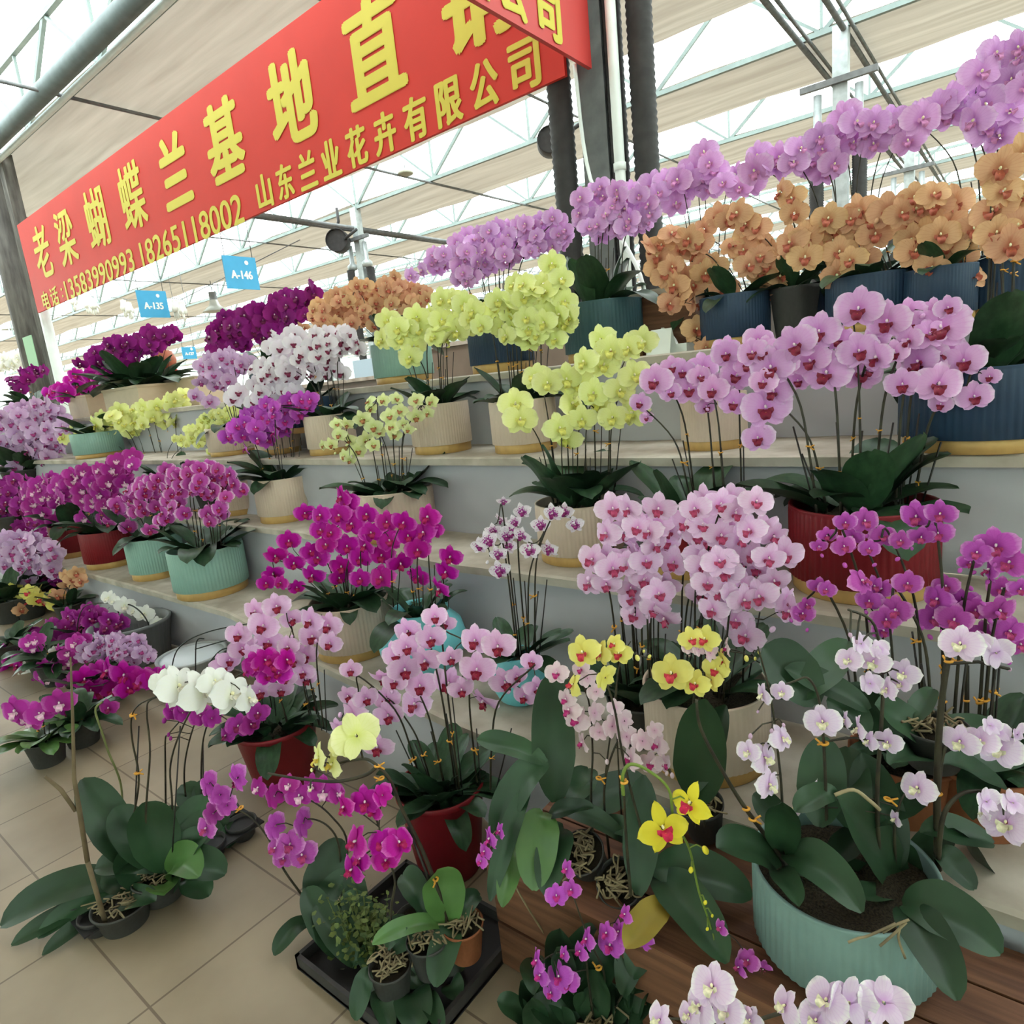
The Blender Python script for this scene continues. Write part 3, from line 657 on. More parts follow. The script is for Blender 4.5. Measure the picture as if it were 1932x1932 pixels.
PN = (NH * .4 + Vector((0, .6, 0))).normalized()
def atp(px, py, anchor, off=0.0):
    d = ray(px, py); return CAMP + d * (((anchor - CAMP).dot(PN) + off) / d.dot(PN))
def orchid(label, pot, fl=(), var='pink', reg=None, size=40, nsp=4, nleaf=10, llen=1.35, lelev=(.15, .9), off=-.03, jit=.05, stems=None, cat='potted orchid', name='potted_orchid', group=None, k=.43, rad=.0026, leafme=None, spread=.4, buds=1, clips=1, lw=.44, stake=True):
    """pot = (kind, px, y, z, width px, height px)"""
    kind, px, y, z, wp, hp = pot
    if reg and size <= 36: size *= .87
    org = spot(px, y, z); D = proj(org)[2]; r = wp / 2 / FPX * D; h = hp / FPX * D * 1.0
    t = empty(name, org, label, cat, group)
    if kind: add_pot(t, kind, r, h)
    soil = Vector((0, 0, h * .88 if kind else 0))
    for i in range(nleaf):
        az = 2 * PI * (i * .381966 * 1.0) + R.uniform(-.3, .3); e = R.uniform(*lelev); q = r * R.uniform(.15, .55)
        Ln = r * llen * R.uniform(.8, 1.2)
        bp = soil + Vector((math.cos(az) * q, math.sin(az) * q, 0))
        place_leaf(t, bp, az, e, Ln, Ln * lw * R.uniform(.85, 1.15), leafme)
    F = []
    pts = [(a[0], a[1], a[2] if len(a) > 2 else size) for a in fl] + ([(a, b, size * R.uniform(1.0, 1.22)) for a, b in fill(reg, size, k)] if reg else [])
    ax = sum(p[0] for p in pts) / len(pts) if pts else 0
    for (a, b, s) in pts:
        s *= 1.13
        p = atp(a, b, org, off + R.uniform(-jit, jit)); F.append((p, s / FPX * proj(p)[2], None))
    if stems: bases = [atp(sx, sy, org, R.uniform(-.3, .3) * r) for sx, sy in stems]
    else: bases = [org + soil + Vector((r * .62 * (2 * (i + .5) / nsp - 1), R.uniform(-.35, .35) * r, 0)) for i in range(nsp)]
    spikes(t, org, F, var, nsp, bases, size / FPX * D, clips=clips, rad=rad, spread=spread, buds=buds, stake=stake)
    t['tmp'] = 0; del t['tmp']
    return t, org, r, h
Y4, Y3, Y2, Y1 = 2.68, 2.27, 1.90, 1.48
Z4, Z3, Z2, Z1 = 1.38, 1.035, .69, .345
# ---------------------------------------------------------------- top shelf
orchid('lilac orchids in a dark blue pot behind the tall yellow-green tuft', ('navy', 950, 2.72, Z4, 122, 95), var='lilac', reg=[(775, 522, 14), (800, 508, 18), (830, 492, 26), (865, 475, 32), (900, 468, 38), (945, 458, 42), (990, 448, 42), (1040, 438, 38), (880, 512, 28), (915, 500, 22), (960, 480, 28)], size=36, nsp=8, nleaf=9, jit=.07)
orchid('lilac orchids in a teal pot standing right in front of the ducted column', ('teal', 1143, 2.75, Z4, 148, 105), var='lilac', reg=[(1095, 368, 18), (1130, 362, 22), (1165, 362, 24), (1190, 375, 28), (1110, 412, 32), (1150, 415, 38), (1195, 410, 36), (1225, 395, 26), (1135, 440, 18)], size=38, nsp=6, nleaf=12, llen=1.5, lelev=(.3, 1.25), jit=.06)
orchid('lilac orchids with a raised middle tuft, just right of the ducted column', ('navy', 1330, 3.0, Z4, 118, 80), var='lilac', reg=[(1235, 360, 24), (1265, 340, 28), (1300, 335, 32), (1340, 310, 32), (1345, 345, 34), (1385, 345, 30), (1420, 335, 26), (1280, 380, 22), (1330, 290, 18)], size=46, nsp=7, nleaf=7, jit=.06)
orchid('lilac orchids in front of the far galvanised column with two ducts', ('navy', 1600, 2.95, Z4, 150, 85), var='lilac', reg=[(1430, 312, 34), (1475, 300, 36), (1515, 300, 36), (1560, 275, 42), (1560, 315, 30), (1610, 245, 38), (1650, 250, 36), (1700, 245, 40), (1590, 225, 22), (1720, 230, 26)], size=52, nsp=8, nleaf=8, jit=.06)
orchid('tallest lilac orchid spray at the top right corner of the stand', ('navy', 1890, 2.80, Z4, 190, 110), var='lilac', reg=[(1745, 222, 30), (1790, 205, 40), (1840, 205, 40), (1855, 150, 34), (1880, 110, 30), (1920, 100, 34), (1925, 150, 34), (1850, 245, 30), (1885, 262, 28), (1900, 205, 30)], size=60, nsp=7, nleaf=8, jit=.05)
orchid('orange orchid hanging lowest at the left of the orange row, over a dark navy pot', ('navy', 1388, 2.66, Z4, 125, 92), var='orange', reg=[(1240, 470, 28), (1270, 440, 28), (1300, 465, 34), (1255, 510, 28), (1290, 540, 34), (1335, 510, 32), (1265, 570, 18), (1300, 570, 22), (1365, 545, 22), (1330, 440, 20)], fl=[(1314, 622, 56), (1332, 655, 40)], size=46, nsp=5, nleaf=9, jit=.05)
orchid('orange orchid with a single raised sprig under the lilac tuft', ('dark', 1500, 2.70, Z4, 90, 95), var='orange', reg=[(1365, 410, 24), (1395, 408, 20), (1415, 440, 32), (1390, 470, 26), (1440, 480, 34), (1420, 510, 26), (1460, 515, 26), (1455, 540, 18), (1490, 375, 20), (1470, 360, 18), (1495, 400, 14)], size=46, nsp=5, nleaf=9, jit=.05, llen=2.0, lelev=(.5, 1.3))
orchid('orange orchids in the middle of the orange row above a broad navy pot', ('navy', 1640, 2.62, Z4, 150, 100), var='orange', reg=[(1500, 455, 26), (1530, 440, 32), (1570, 420, 32), (1615, 400, 34), (1640, 430, 34), (1580, 470, 34), (1620, 490, 34), (1645, 525, 28), (1570, 520, 22), (1520, 490, 24), (1600, 540, 20)], size=54, nsp=6, nleaf=9, jit=.05)
orchid('orange orchids right of the middle of the orange row', ('navy', 1770, 2.58, Z4, 120, 100), var='orange', reg=[(1690, 400, 34), (1720, 385, 32), (1760, 385, 34), (1795, 378, 28), (1730, 440, 38), (1785, 440, 40), (1830, 440, 30), (1760, 490, 32), (1810, 500, 34), (1835, 525, 22), (1760, 540, 22), (1720, 480, 26)], size=58, nsp=6, nleaf=8, jit=.05)
orchid('orange orchid at the right edge rising from the broad blue pot on the third shelf', ('navy', 1850, 2.22, Z3, 270, 150), var='orange', reg=[(1885, 320, 30), (1915, 300, 32), (1900, 350, 32), (1890, 400, 34), (1925, 380, 34), (1920, 430, 34), (1890, 445, 26), (1905, 470, 22)], size=64, nsp=5, nleaf=12, jit=.05, llen=1.1, stems=[(1860, 640), (1870, 640), (1890, 640), (1905, 640), (1915, 640)])
orchid('dark wine-purple orchid with one raised bloom, left of the back orange orchids', ('navy', 520, 2.66, Z4, 80, 60), var='wine', reg=[(405, 630, 20), (430, 615, 26), (465, 612, 30), (495, 605, 34), (530, 590, 34), (560, 580, 32), (415, 660, 22), (450, 645, 24), (545, 560, 16), (590, 548, 18), (500, 640, 18)], size=36, nsp=6, nleaf=6, jit=.09)
orchid('orange orchids in a mint pot at the back behind the white orchids', ('mint', 765, 2.68, Z4, 112, 72), var='orange', reg=[(575, 610, 16), (605, 590, 24), (640, 570, 28), (680, 560, 32), (720, 560, 34), (760, 560, 32), (795, 560, 20), (650, 600, 28), (700, 595, 28), (750, 595, 26), (615, 615, 16), (745, 520, 12)], size=30, nsp=7, nleaf=12, jit=.12, llen=1.6)
orchid('yellow-green orchids with tall upright tuft in a cream pot on the third shelf', ('cream', 993, 2.26, Z3, 124, 95), var='lime', reg=[(1040, 505, 24), (1060, 520, 20), (985, 540, 28), (1020, 550, 32), (1055, 560, 28), (990, 580, 36), (950, 585, 34), (1030, 600, 34), (1065, 600, 24), (905, 600, 32), (960, 620, 26), (1000, 630, 26), (1050, 640, 18), (880, 575, 18)], size=42, nsp=8, nleaf=10, jit=.06, llen=1.5)
orchid('yellow-green orchids in a cream fluted pot, left of the taller yellow-green tuft', ('cream', 837, 2.26, Z3, 112, 90), var='lime', reg=[(715, 640, 20), (740, 610, 24), (760, 630, 30), (800, 610, 30), (780, 650, 26), (830, 600, 28), (845, 565, 24), (830, 635, 26), (865, 610, 28), (870, 570, 22), (772, 672, 12)], size=42, nsp=6, nleaf=12, jit=.06, llen=1.6)
orchid('magenta orchids above the beige planter, below the blue A-135 sign', ('box', 278, 2.70, Z4, 150, 46), var='wine', reg=[(155, 688, 12), (185, 672, 20), (215, 660, 24), (250, 655, 28), (285, 643, 26), (318, 635, 20), (235, 682, 18), (200, 690, 14)], size=30, nsp=7, nleaf=34, jit=.15, llen=1.0, lelev=(.3, .9))
orchid('magenta orchids left of the beige planter, in front of the left column foot', ('box', 180, 2.62, Z4, 90, 40), var='fuchsia', reg=[(90, 745, 14), (115, 738, 20), (150, 722, 24), (185, 708, 24), (220, 695, 22), (160, 748, 16), (130, 752, 14)], size=30, nsp=6, nleaf=10, jit=.15, llen=.9)
# ---------------------------------------------------------------- third shelf
orchid('white orchids with dark purple lips in a cream pot on the third shelf', ('cream', 630, 2.26, Z3, 92, 72), var='white', reg=[(520, 650, 24), (560, 640, 26), (610, 650, 34), (650, 645, 30), (675, 650, 18), (600, 685, 34), (560, 690, 34), (520, 700, 32), (640, 700, 18), (490, 700, 24), (545, 730, 24), (500, 735, 30), (480, 755, 18), (445, 745, 18)], size=36, nsp=7, nleaf=10, jit=.08, llen=1.7)
orchid('pale lilac orchids on the left side of the white purple-lipped orchids', ('navy', 590, 2.34, Z3 + .12, 90, 62), var='palelilac', reg=[(395, 690, 22), (430, 675, 22), (380, 720, 18), (420, 715, 26), (365, 745, 12), (400, 755, 14), (460, 690, 20)], size=32, nsp=4, nleaf=5, jit=.08, stems=[(450, 830), (470, 830)])
orchid('pale yellow orchid band arching left to right above two mint pots', ('mint', 190, 2.24, Z3, 84, 46), var='lime', reg=[(120, 826, 10), (150, 812, 16), (185, 800, 22), (225, 788, 26), (265, 782, 26), (300, 775, 24), (330, 760, 24), (345, 748, 16), (250, 808, 16), (205, 815, 16), (320, 795, 16)], size=34, nsp=7, nleaf=10, jit=.1, llen=1.4, stems=[(255, 880), (270, 880), (280, 880), (300, 880), (310, 880), (330, 880), (340, 880)])
orchid('small yellow orchids between the pale yellow band and the bright violet orchids', ('cream', 445, 2.28, Z3, 92, 52), var='lime', reg=[(345, 832, 10), (365, 815, 16), (385, 800, 18), (410, 790, 18), (435, 782, 16), (400, 815, 18), (375, 830, 14), (395, 850, 10)], size=20, nsp=5, nleaf=7, jit=.06)
t, o, r, h = orchid('empty-looking cream pot with dark leaves behind the violet orchids', ('cream', 528, 2.28, Z3, 84, 60), var='lime', nsp=1, nleaf=9)
orchid('pale lilac orchids massed at the left edge above dark leaves', ('dark', 60, 2.05, Z2, 80, 50), var='palelilac', reg=[(10, 800, 26), (40, 790, 34), (80, 785, 34), (115, 800, 24), (25, 840, 34), (65, 840, 36), (100, 840, 26), (20, 870, 22), (90, 865, 20), (125, 820, 12)], size=30, nsp=9, nleaf=16, jit=.12, llen=2.0)
# ---------------------------------------------------------------- second shelf
orchid('bright violet orchids in a cream fluted pot on the second shelf', ('cream', 545, 2.06, Z2, 106, 80), var='violet', reg=[(425, 822, 16), (450, 815, 20), (475, 795, 26), (505, 790, 28), (535, 775, 30), (565, 765, 26), (583, 755, 14), (490, 825, 24), (525, 815, 22), (460, 845, 12), (500, 765, 16)], size=34, nsp=7, nleaf=13, jit=.06, llen=1.5)
orchid('plain cream pot with dark leaves, left of the violet orchids pot on the second shelf', ('cream', 458, 2.10, Z2, 82, 62), nsp=1, nleaf=9, llen=1.5)
orchid('small pale yellow orchids with red throats above spreading leaves', ('cream', 752, 1.96, Z2, 150, 90), var='cream', fl=[(697, 758, 30), (723, 755, 28), (748, 752, 28), (785, 755, 32), (815, 757, 30), (735, 785, 34), (755, 775, 32), (785, 785, 36), (808, 778, 28), (683, 790, 34), (705, 805, 36), (740, 805, 34), (640, 820, 30), (625, 838, 28), (655, 800, 28), (660, 830, 34), (690, 830, 36), (675, 850, 34), (650, 860, 28), (660, 868, 24), (705, 840, 30), (610, 840, 22), (700, 770, 26), (760, 800, 26), (745, 820, 28), (770, 810, 24), (715, 815, 28), (635, 800, 26)], size=30, nsp=7, nleaf=15, llen=1.25, jit=.05, lelev=(.1, .7))
orchid('bright yellow-green orchids over tall dark leaves at the centre of the stand', ('cream', 1098, 1.93, Z2, 160, 108), var='lime', reg=[(1005, 715, 26), (975, 760, 18), (985, 790, 16), (1040, 720, 30), (1080, 715, 28), (1110, 690, 26), (1145, 690, 28), (1135, 640, 18), (1150, 655, 20), (1185, 660, 24), (1215, 640, 10), (1070, 765, 26), (1090, 790, 30), (1050, 800, 26), (1130, 750, 32), (1150, 790, 22), (1180, 735, 28), (1195, 780, 22), (1065, 825, 14), (1200, 710, 16)], size=54, nsp=9, nleaf=16, llen=1.6, lelev=(.5, 1.25), jit=.05, lw=.5, stems=[(1042, 965), (1050, 965), (1065, 965), (1080, 965), (1095, 965), (1110, 965), (1130, 965), (1145, 965), (1155, 965)])
BIG = [(1620, 582, 80), (1545, 625, 72), (1675, 605, 75), (1715, 590, 55), (1760, 585, 45), (1788, 580, 45), (1500, 650, 75), (1775, 618, 92), (1738, 680, 98), (1620, 662, 70), (1688, 665, 48), (1818, 680, 70), (1868, 710, 36), (1455, 692, 78), (1560, 703, 82), (1505, 718, 46), (1703, 724, 60), (1770, 724, 78), (1838, 748, 58), (1775, 762, 40), (1445, 768, 86), (1430, 826, 58), (1390, 708, 60), (1345, 735, 56), (1384, 760, 52), (1332, 766, 38), (1370, 660, 52), (1430, 640, 52), (1580, 640, 52), (1655, 635, 50), (1420, 665, 56), (1440, 720, 50), (1715, 640, 52), (1480, 690, 50), (1640, 700, 40)]
t, o, r, h = orchid('tall large-flowered pink orchid in a dark red pot at the right of the second shelf', ('red', 1625, 1.93, Z2, 250, 160), var='bigpink', fl=[q for q in BIG if q[0] > 1400], reg=[(1450, 650, 40), (1520, 680, 45), (1580, 665, 40), (1640, 690, 40), (1700, 620, 40), (1750, 660, 50), (1780, 610, 40), (1470, 720, 36), (1720, 700, 36)], k=.72, size=58, nsp=9, nleaf=18, llen=1.25, lelev=(.2, 1.1), jit=.05, lw=.5, rad=.0034, stems=[(1535, 985), (1560, 985), (1590, 985), (1600, 985), (1620, 985), (1635, 985), (1690, 985), (1700, 985), (1720, 985)], spread=.24)
orchid('large-flowered pink orchid on leaning stems, left half of the big pink group', ('red', 1310, 1.93, Z2, 170, 110), var='bigpink', fl=[(1300, 735, 62), (1236, 718, 62), (1268, 692, 42), (1288, 700, 46), (1208, 760, 40), (1220, 788, 26), (1265, 740, 40), (1320, 710, 44)] + [q for q in BIG if q[0] <= 1400], reg=[(1270, 720, 34), (1320, 690, 36), (1370, 670, 40), (1360, 730, 36), (1400, 690, 30)], k=.66, size=50, nsp=5, nleaf=9, llen=1.5, lelev=(.5, 1.2), jit=.05, lw=.5, rad=.003, stems=[(1305, 975), (1312, 975), (1350, 975), (1368, 975), (1400, 975)], spread=.24)
orchid('plain cream pot standing on the third shelf behind the pink stems', ('cream', 1348, 2.26, Z3, 120, 100), nsp=1, nleaf=5, llen=.8)
orchid('leafy orchid with a few lime blooms right below the pale yellow band', ('cream', 330, 2.08, Z2, 70, 46), var='lime', fl=[(330, 828, 18), (352, 838, 16)], size=18, nsp=2, nleaf=20, llen=2.1, lelev=(.1, 1.0), jit=.03)
orchid('leafy orchid without open blooms left of the plain cream pot on the second shelf', ('dark', 405, 2.06, Z2, 60, 46), nsp=1, nleaf=18, llen=2.1, lelev=(.1, .9))
# ---------------------------------------------------------------- first shelf
orchid('magenta orchids with white throats in the nearer red pot beside the mint pots', ('red', 215, 1.72, Z1, 92, 68), var='magenta', reg=[(120, 925, 24), (150, 905, 28), (185, 905, 28), (220, 885, 26), (245, 870, 20), (200, 940, 26), (165, 950, 22), (195, 975, 18), (160, 980, 14), (235, 905, 16)], size=34, nsp=6, nleaf=13, jit=.07, llen=1.7)
orchid('magenta orchids in the farther of the two red pots on the first shelf', ('red', 148, 1.74, Z1, 76, 60), var='magenta', reg=[(60, 925, 26), (90, 920, 28), (110, 945, 24), (70, 960, 24), (120, 970, 18), (95, 985, 16)], size=32, nsp=5, nleaf=10, jit=.07, llen=1.7)
orchid('pink-rimmed purple orchids in the nearer mint pot with a gold base', ('mint', 403, 1.68, Z1, 132, 88), var='pinkrim', reg=[(330, 900, 20), (365, 890, 24), (400, 890, 22), (430, 905, 22), (455, 920, 14), (350, 920, 24), (390, 920, 26), (425, 935, 18), (330, 945, 22), (310, 970, 18), (350, 970, 16), (405, 965, 22), (400, 985, 12), (285, 1000, 12), (300, 985, 14)], size=32, nsp=7, nleaf=14, jit=.07, llen=1.35)
orchid('pink-rimmed purple orchids in the mint pot half hidden by the nearer one', ('mint', 302, 1.72, Z1, 96, 76), var='pinkrim', reg=[(225, 955, 14), (250, 935, 20), (280, 920, 24), (310, 912, 22), (260, 960, 20), (230, 975, 12), (205, 985, 10), (240, 990, 12), (295, 945, 18), (315, 890, 12)], size=30, nsp=5, nleaf=13, jit=.06, llen=1.6)
orchid('deep purple orchids crowding the left edge of the first shelf', ('dark', 40, 1.76, Z1, 70, 50), var='deep', reg=[(10, 930, 26), (40, 950, 28), (10, 970, 26), (50, 990, 28), (85, 1000, 22), (20, 1005, 20), (60, 925, 14), (25, 905, 12)], size=32, nsp=6, nleaf=9, jit=.1, llen=1.6)
FU = [(645, 937, 44), (657, 947, 44), (575, 968, 38), (605, 972, 40), (640, 972, 46), (692, 970, 42), (664, 988, 50), (730, 985, 44), (762, 985, 48), (808, 975, 48), (800, 1005, 48), (545, 1020, 42), (520, 1048, 44), (515, 1082, 40), (555, 1062, 40), (600, 1052, 44), (615, 1028, 40), (645, 1068, 46), (655, 1030, 46), (690, 1028, 46), (680, 1052, 46), (720, 1047, 48), (755, 1062, 50), (788, 1037, 48), (720, 1090, 52), (640, 1090, 36), (590, 1085, 46), (560, 1108, 30), (790, 1088, 44), (850, 1050, 46), (842, 1078, 48), (830, 1110, 50), (700, 1005, 44), (770, 1010, 44), (605, 1000, 40), (680, 1092, 40), (502, 1100, 34), (585, 1040, 36), (735, 1020, 46), (625, 1005, 38), (820, 1000, 34), (530, 1100, 30)]
orchid('vivid fuchsia orchids in a cream gold-based pot beside the turquoise vase', ('cream', 672, 1.50, Z1, 146, 100), var='fuchsia', fl=[q for q in FU if q[0] < 745], size=44, nsp=7, nleaf=18, llen=1.2, jit=.05, lelev=(.2, .8))
orchid('vivid fuchsia orchids in a round turquoise vase on the first shelf', ('vase', 805, 1.50, Z1, 165, 120), var='fuchsia', fl=[q for q in FU if q[0] >= 745], size=46, nsp=5, nleaf=12, llen=1.0, jit=.05, lelev=(.3, 1.0), stems=[(745, 1160), (780, 1160), (800, 1160), (820, 1160), (846, 1160)])
orchid('white orchids splashed with purple on thin stakes above a turquoise vase', ('vase', 985, 1.47, Z1, 110, 95), var='spotted', fl=[(1000, 1038, 40), (1037, 1036, 38), (943, 1076, 42), (1020, 990, 36), (985, 965, 34), (1043, 968, 40), (1085, 990, 34), (955, 1012, 34), (920, 1020, 40), (965, 1003, 40), (950, 945, 26), (945, 980, 30), (970, 985, 30), (905, 1030, 34), (940, 1045, 36), (985, 1010, 36), (1065, 965, 36), (930, 1000, 30), (960, 1030, 34)], size=36, nsp=5, nleaf=10, llen=1.7, jit=.05, lelev=(.2, .9), stems=[(975, 1236), (985, 1236), (995, 1236), (1005, 1236), (1012, 1236)])
DL = [(1150, 965, 22), (1195, 955, 26), (1245, 955, 30), (1140, 1000, 24), (1185, 1005, 36), (1240, 1010, 40), (1120, 1050, 20), (1105, 1095, 22), (1160, 1060, 34), (1210, 1070, 40), (1150, 1100, 26), (1190, 1120, 30), (1225, 1150, 26), (1258, 1165, 18), (1250, 1110, 30), (1270, 1060, 24), (1200, 1165, 16)]
DR = [(1320, 950, 30), (1375, 955, 34), (1430, 950, 26), (1290, 985, 26), (1340, 1005, 40), (1400, 1005, 40), (1450, 1000, 32), (1480, 1035, 26), (1320, 1060, 36), (1380, 1060, 40), (1435, 1055, 34), (1465, 1095, 24), (1340, 1110, 34), (1395, 1115, 34), (1430, 1120, 22), (1345, 1155, 22), (1395, 1165, 22), (1410, 1200, 16), (1480, 1130, 22), (1495, 1150, 16)]
orchid('left half of the dense pale pink orchid mass over the first shelf', ('dark', 1215, 1.46, Z1, 130, 85), var='blush', reg=DL, size=54, nsp=9, nleaf=14, llen=1.9, jit=.06, off=-.06, spread=.42, k=.41)
orchid('dense pale pink orchids hanging over a wide cream fluted pot', ('cream', 1335, 1.46, Z1, 225, 150), var='blush', reg=DR, size=56, nsp=9, nleaf=10, llen=1.2, jit=.06, off=-.04, spread=.42, k=.41)
PU = [(1595, 985, 40), (1630, 983, 52), (1610, 1012, 42), (1560, 1010, 34), (1665, 1012, 46), (1700, 1020, 40), (1730, 973, 60), (1775, 968, 54), (1770, 1005, 50), (1738, 1012, 44), (1592, 1030, 42), (1545, 1030, 30), (1640, 1035, 36), (1625, 1097, 55), (1648, 1105, 40), (1640, 1133, 46), (1665, 1112, 42), (1712, 1100, 50), (1545, 1105, 40), (1560, 1112, 34), (1522, 1140, 32), (1515, 1157, 42), (1690, 1150, 56), (1672, 1168, 52), (1665, 1188, 44)]
PR = [(1880, 1028, 70), (1905, 1060, 66), (1843, 1042, 50), (1868, 1075, 50), (1830, 1060, 40), (1770, 1130, 56), (1815, 1135, 56), (1800, 1168, 60), (1760, 1165, 56), (1840, 1150, 52), (1885, 1150, 60), (1890, 1110, 46), (1905, 1190, 56), (1860, 1192, 46), (1925, 1215, 50), (1785, 1105, 44), (1925, 1110, 40), (1830, 1195, 44)]
orchid('purple orchids on loose arching sprays in front of the dark red pot', ('terracotta', 1700, 1.46, Z1, 180, 120), var='orchidpurple', fl=PU, size=46, nsp=6, nleaf=8, llen=1.3, jit=.05, rad=.003, buds=3, stems=[(1625, 1440), (1650, 1440), (1700, 1440), (1745, 1400), (1760, 1400), (1775, 1400)])
orchid('purple orchids on thick dark stems at the right edge above a terracotta pot', ('terracotta', 1850, 1.50, Z1, 190, 130), var='orchidpurple', fl=PR, size=54, nsp=6, nleaf=12, llen=1.4, jit=.05, rad=.0032, buds=3, stems=[(1770, 1400), (1785, 1400), (1815, 1390), (1845, 1390), (1855, 1390), (1870, 1390)])
# ---------------------------------------------------------------- floor row in front of the stand
R1 = [(482, 1152, 46), (522, 1143, 50), (550, 1167, 42), (497, 1180, 56), (587, 1170, 52), (620, 1180, 50), (590, 1200, 52), (623, 1213, 44), (507, 1210, 52), (450, 1197, 46), (457, 1222, 48), (543, 1220, 42), (577, 1237, 46), (573, 1267, 42), (577, 1280, 42), (490, 1303, 50), (530, 1300, 44), (420, 1255, 46), (433, 1245, 40), (540, 1278, 40), (475, 1235, 44), (555, 1245, 44), (510, 1240, 44)]
orchid('pale pink orchids with dark red lips in the farther red pot on the floor', ('redtaper', 540, 1.10, 0, 150, 120), var='pink', fl=R1, size=46, nsp=6, nleaf=26, llen=1.25, jit=.05, lelev=(.1, 1.0), stems=[(500, 1370), (520, 1370), (545, 1370), (580, 1370), (602, 1370), (610, 1370)], spread=.26)
R2 = [(770, 1190, 52), (820, 1163, 46), (813, 1203, 56), (767, 1220, 52), (747, 1235, 52), (803, 1245, 60), (763, 1262, 62), (723, 1277, 52), (793, 1293, 60), (783, 1328, 60), (730, 1318, 50), (733, 1348, 56), (847, 1288, 62), (897, 1208, 60), (940, 1218, 64), (900, 1262, 66), (953, 1285, 60), (913, 1320, 64), (990, 1313, 46), (1013, 1297, 48), (1003, 1248, 40), (667, 1347, 56), (690, 1317, 46), (657, 1312, 40), (662, 1263, 40), (640, 1372, 40), (713, 1407, 60), (840, 1175, 40), (850, 1240, 46), (870, 1300, 48), (745, 1285, 48), (975, 1275, 40), (690, 1385, 44)]
orchid('pink orchids with dark red lips in the nearer red pot on the floor', ('redtaper', 850, 1.10, 0, 164, 172), var='pink', fl=R2, size=54, nsp=7, nleaf=30, llen=1.2, jit=.06, lelev=(.1, 1.0), off=-.02, stems=[(790, 1490), (815, 1490), (840, 1490), (858, 1490), (872, 1490), (905, 1490), (925, 1490)], spread=.26)
# ---------------------------------------------------------------- hand-arranged foreground plants
def plant_root(label, px, y, z, cat='potted orchid', name='potted_orchid', group=None):
    org = spot(px, y, z); return empty(name, org, label, cat, group), org
def spike_px(t, org, path, var, flw=(), buds=(), rad=.003, offs=0.0, stakeline=None, mt=None, clips=()):
    """path: (px, py, depth offset); flw: (px, py, size px, turn, nod, depth offset): turn 0 faces the camera, +-3 shows its back"""
    P = [at(a[0], a[1], org, (a[2] if len(a) > 2 else 0) + offs) for a in path]; sm = smooth_path(P, 6); n = len(sm)
    m = MB(); m.tube([p - org for p in sm], [rad * (1.1 - .55 * i / n) for i in range(n)], 8)
    ends = []
    for q in list(flw) + list(buds):
        p = at(q[0], q[1], org, offs + (q[5] if len(q) > 5 else -.02)); nb = min(sm, key=lambda s: (s - p).length); ends.append(p)
        e = p + NH * (.06 * q[2] / FPX * proj(p)[2]) if len(q) > 3 else p
        m.tube([nb - org, (nb + e) / 2 - org + Vector((0, 0, .008)), e - org], rad * .5, 5, 0, False)
    sp = ob('flower_spike', m.mesh('flower_spike', mt or M_stem), t)
    if stakeline:
        a, b2 = [at(q[0], q[1], org, offs + .004) for q in stakeline]; s2 = MB(); s2.tube([a - org, b2 - org], rad * .7, 6); ob('stake', s2.mesh('stake', M_stake), sp)
    for i, q in enumerate(flw):
        p = ends[i]; toc = (CAMP - p).normalized(); side = toc.cross(Vector((0, 0, 1))).normalized(); tu = q[3] if len(q) > 3 else R.gauss(0, .35); nd = q[4] if len(q) > 4 else R.gauss(-.1, .15)
        nr = toc * math.cos(tu) + side * math.sin(tu) + Vector((0, 0, nd))
        put_flower(sp, org, p, 1.09 * q[2] / FPX * proj(p)[2], var, nr)
    for i, q in enumerate(buds):
        p = ends[len(flw) + i]; put_bud(sp, org, p, q[2] / FPX * proj(p)[2] * 2.2, var, (R.gauss(0, .3), -.3, -.8))
    for q in clips:
        p = at(q[0], q[1], org, offs - .004); ob('stem_clip', clip_mesh(), sp, T(p - org) @ Matrix.Rotation(R.uniform(0, 6), 4, 'Z') @ Matrix.Scale(.85, 4))
    return sp
ZMIN = -9
def leaf_px(t, org, b0, t0, w, d0=0.0, d1=-.05, lift=.05, mt=None, tilt=0.0, fold=.25):
    a, b2 = at(b0[0], b0[1], org, d0), at(t0[0], t0[1], org, d1)
    if a.z < ZMIN: a = on_z(b0[0], b0[1], ZMIN)
    if b2.z < ZMIN: b2 = on_z(t0[0], t0[1], ZMIN)
    D = proj((a + b2) / 2)[2]
    return big_leaf(t, org, a, b2, w / FPX * D, lift, mt, tilt, fold)
def grow_pot(t, org, px, py, off, rpx, h, kind='dark', tiltx=0.0, roots=True):
    c = at(px, py, org, off); D = proj(c)[2]; r = rpx / FPX * D
    Mx = T(c - org) @ Matrix.Rotation(tiltx, 4, 'X') @ Matrix.Diagonal((r, r, h, 1))
    p = ob('pot', pmesh('taper', POTM[kind]), t, Mx); ob('potting_mix', pmesh('soil', M_soil), t, Mx)
    if roots:
        m = MB()
        for i in range(24):
            a = R.uniform(0, 6.28); q = R.uniform(.1, .8) * r; v = Vector((math.cos(a) * q, math.sin(a) * q, h * .9))
            w = [v + Vector((R.gauss(0, .012), R.gauss(0, .012), R.uniform(0, .012) + .006 * k)) for k in range(4)]
            m.tube(smooth_path(w, 4), .0021, 5)
        ob('aerial_root', m.mesh('aerial_root', M_root), t, T(c - org) @ Matrix.Rotation(tiltx, 4, 'X'))
    return c

ZMIN = .012
